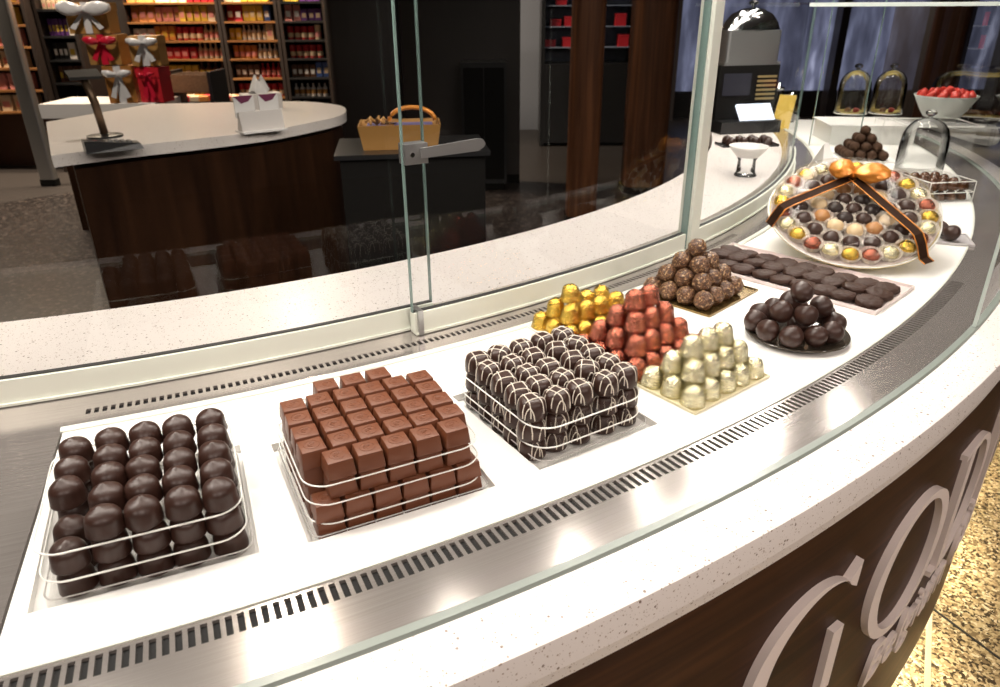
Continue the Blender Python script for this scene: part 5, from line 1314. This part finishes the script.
# ================================================================== LIGHT
def area(name, loc, target, sx, sy, power, col=(1, .93, .84), spread=None):
    l = bpy.data.lights.new(name, 'AREA'); l.shape = 'RECTANGLE'; l.size = sx; l.size_y = sy; l.energy = power; l.color = col
    if spread: l.spread = R(spread)
    o = bpy.data.objects.new(name, l); COL.objects.link(o); o.location = loc
    d = (Vector(target) - Vector(loc)).normalized(); o.rotation_euler = d.to_track_quat('-Z', 'Y').to_euler(); return o
def spot(name, loc, target, power, ang=60, size=.04, col=(1, .90, .78), blend=.6):
    l = bpy.data.lights.new(name, 'SPOT'); l.energy = power; l.spot_size = R(ang); l.spot_blend = blend; l.shadow_soft_size = size; l.color = col
    o = bpy.data.objects.new(name, l); COL.objects.link(o); o.location = loc
    d = (Vector(target) - Vector(loc)).normalized(); o.rotation_euler = d.to_track_quat('-Z', 'Y').to_euler(); return o
# strip lamps along the case top; left-end ones added to brighten the steel
for i, ph in enumerate((-86, -76, -66, -56, -46, -36, -26, -16, -6)):
    p = P(3.06, ph, 1.04); q = P(3.16, ph, 0); l = area('case_lamp', p, q, .55, .06, 7.0 if ph < -72 else 3.5 if ph < -42 else 4.6); 
    l.rotation_euler = (q - p).to_track_quat('-Z', 'X').to_euler(); l.data.size, l.data.size_y = .06, .55
for i, ph in enumerate((-74, -62, -50, -38, -26, -12)):
    p = P(3.52, ph, 1.35); q = P(3.42, ph, 0); l = area('canopy_lamp', p, q, .06, .6, 2.7); l.rotation_euler = (q - p).to_track_quat('-Z', 'X').to_euler()
for i, ph in enumerate((-76, -66, -56, -46, -36, -24, -10)):
    p = P(2.86, ph, 1.2); q = P(2.86, ph, 0); l = area('staff_lamp', p, q, .06, .55, 3.6); l.rotation_euler = (q - p).to_track_quat('-Z', 'X').to_euler()
# ceiling down lights over the customer side
for i, (x, y) in enumerate(((.3, -4.6), (1.6, -4.9), (2.9, -4.4), (3.9, -3.2), (4.6, -1.7))):
    spot('ceiling_spot', (x, y, 3.3), (x * .82, y * .82, .9), 14, 70, .06, (1, .84, .74))
for x, y, tx, ty in ((.9, -7.4, 1.2, -3.5), (3.6, -6.6, 2.1, -3.1), (5.6, -5.0, 2.8, -2.5)): spot('ceiling_spot', (x, y, 3.3), (tx, ty, .5), 210, 42, .08, (1, .85, .76))
# two lamps whose reflections show as bright streaks on the steel ledges
for u, v, zz_, pw in ((292, 640, 0, 60), (303, 352, 0, 40)):
    h_ = on_z(u, v, zz_); d_ = (h_ - CAM).normalized(); d_.z = -d_.z; L0 = h_ + d_ * ((3.25 - h_.z) / d_.z)
    spot('ceiling_spot', L0, h_, pw, 24, .09, (1, .88, .74))
# warm strip under the fascia
for ph in (-60, -52, -44, -36, -28, -20):
    p = P(3.690, ph, -.785); q = P(3.85, ph, -.89); l = area('kick_lamp', p, q, .05, .40, 5.0, (1, .82, .52)); l.rotation_euler = (q - p).to_track_quat('-Z', 'X').to_euler()
# shop shelf lamps
area('shelf_lamp', (-1.2, 3.2, 3.2), (-1.2, 4.0, .9), 3.2, .2, 330, (1, .80, .58))
area('shelf_lamp', (-3.2, 2.4, 3.2), (-3.2, 3.3, .9), 1.6, .2, 220, (1, .80, .60))
spot('island_spot', (.3, -.3, 3.3), (.3, -.3, .9), 90, 75, .08)
spot('plinth_spot', (-.9, .2, 3.2), (-1.0, 1.2, 1.1), 230, 60, .08)
spot('basket_spot', (1.4, -.9, 3.3), (1.35, -.6, .9), 30, 40, .06)
spot('pillar_spot', (2.2, .2, 3.2), (2.5, 1.6, 1.0), 40, 60, .08)
spot('far_counter_spot', (3.2, -1.0, 3.2), (3.2, -.4, .9), 80, 60, .08)
spot('cabinet_spot', (3.2, 3.2, 3.2), (3.3, 4.5, 1.2), 40, 60, .08, (.85, .9, 1))
W = bpy.data.worlds.new('world'); SC.world = W; W.use_nodes = True
W.node_tree.nodes['Background'].inputs[0].default_value = (.55, .48, .42, 1); W.node_tree.nodes['Background'].inputs[1].default_value = .05
vs = SC.view_settings; vs.view_transform = 'Standard'; vs.look = 'None'; vs.gamma = 1; vs.exposure = 0.0; vs.use_curve_mapping = False
SC.display_settings.display_device = 'sRGB'
SC.cycles.max_bounces = 10; SC.cycles.transparent_max_bounces = 24; SC.cycles.glossy_bounces = 5; SC.cycles.diffuse_bounces = 4; SC.cycles.sample_clamp_indirect = 6
SC.cycles.use_denoising = True
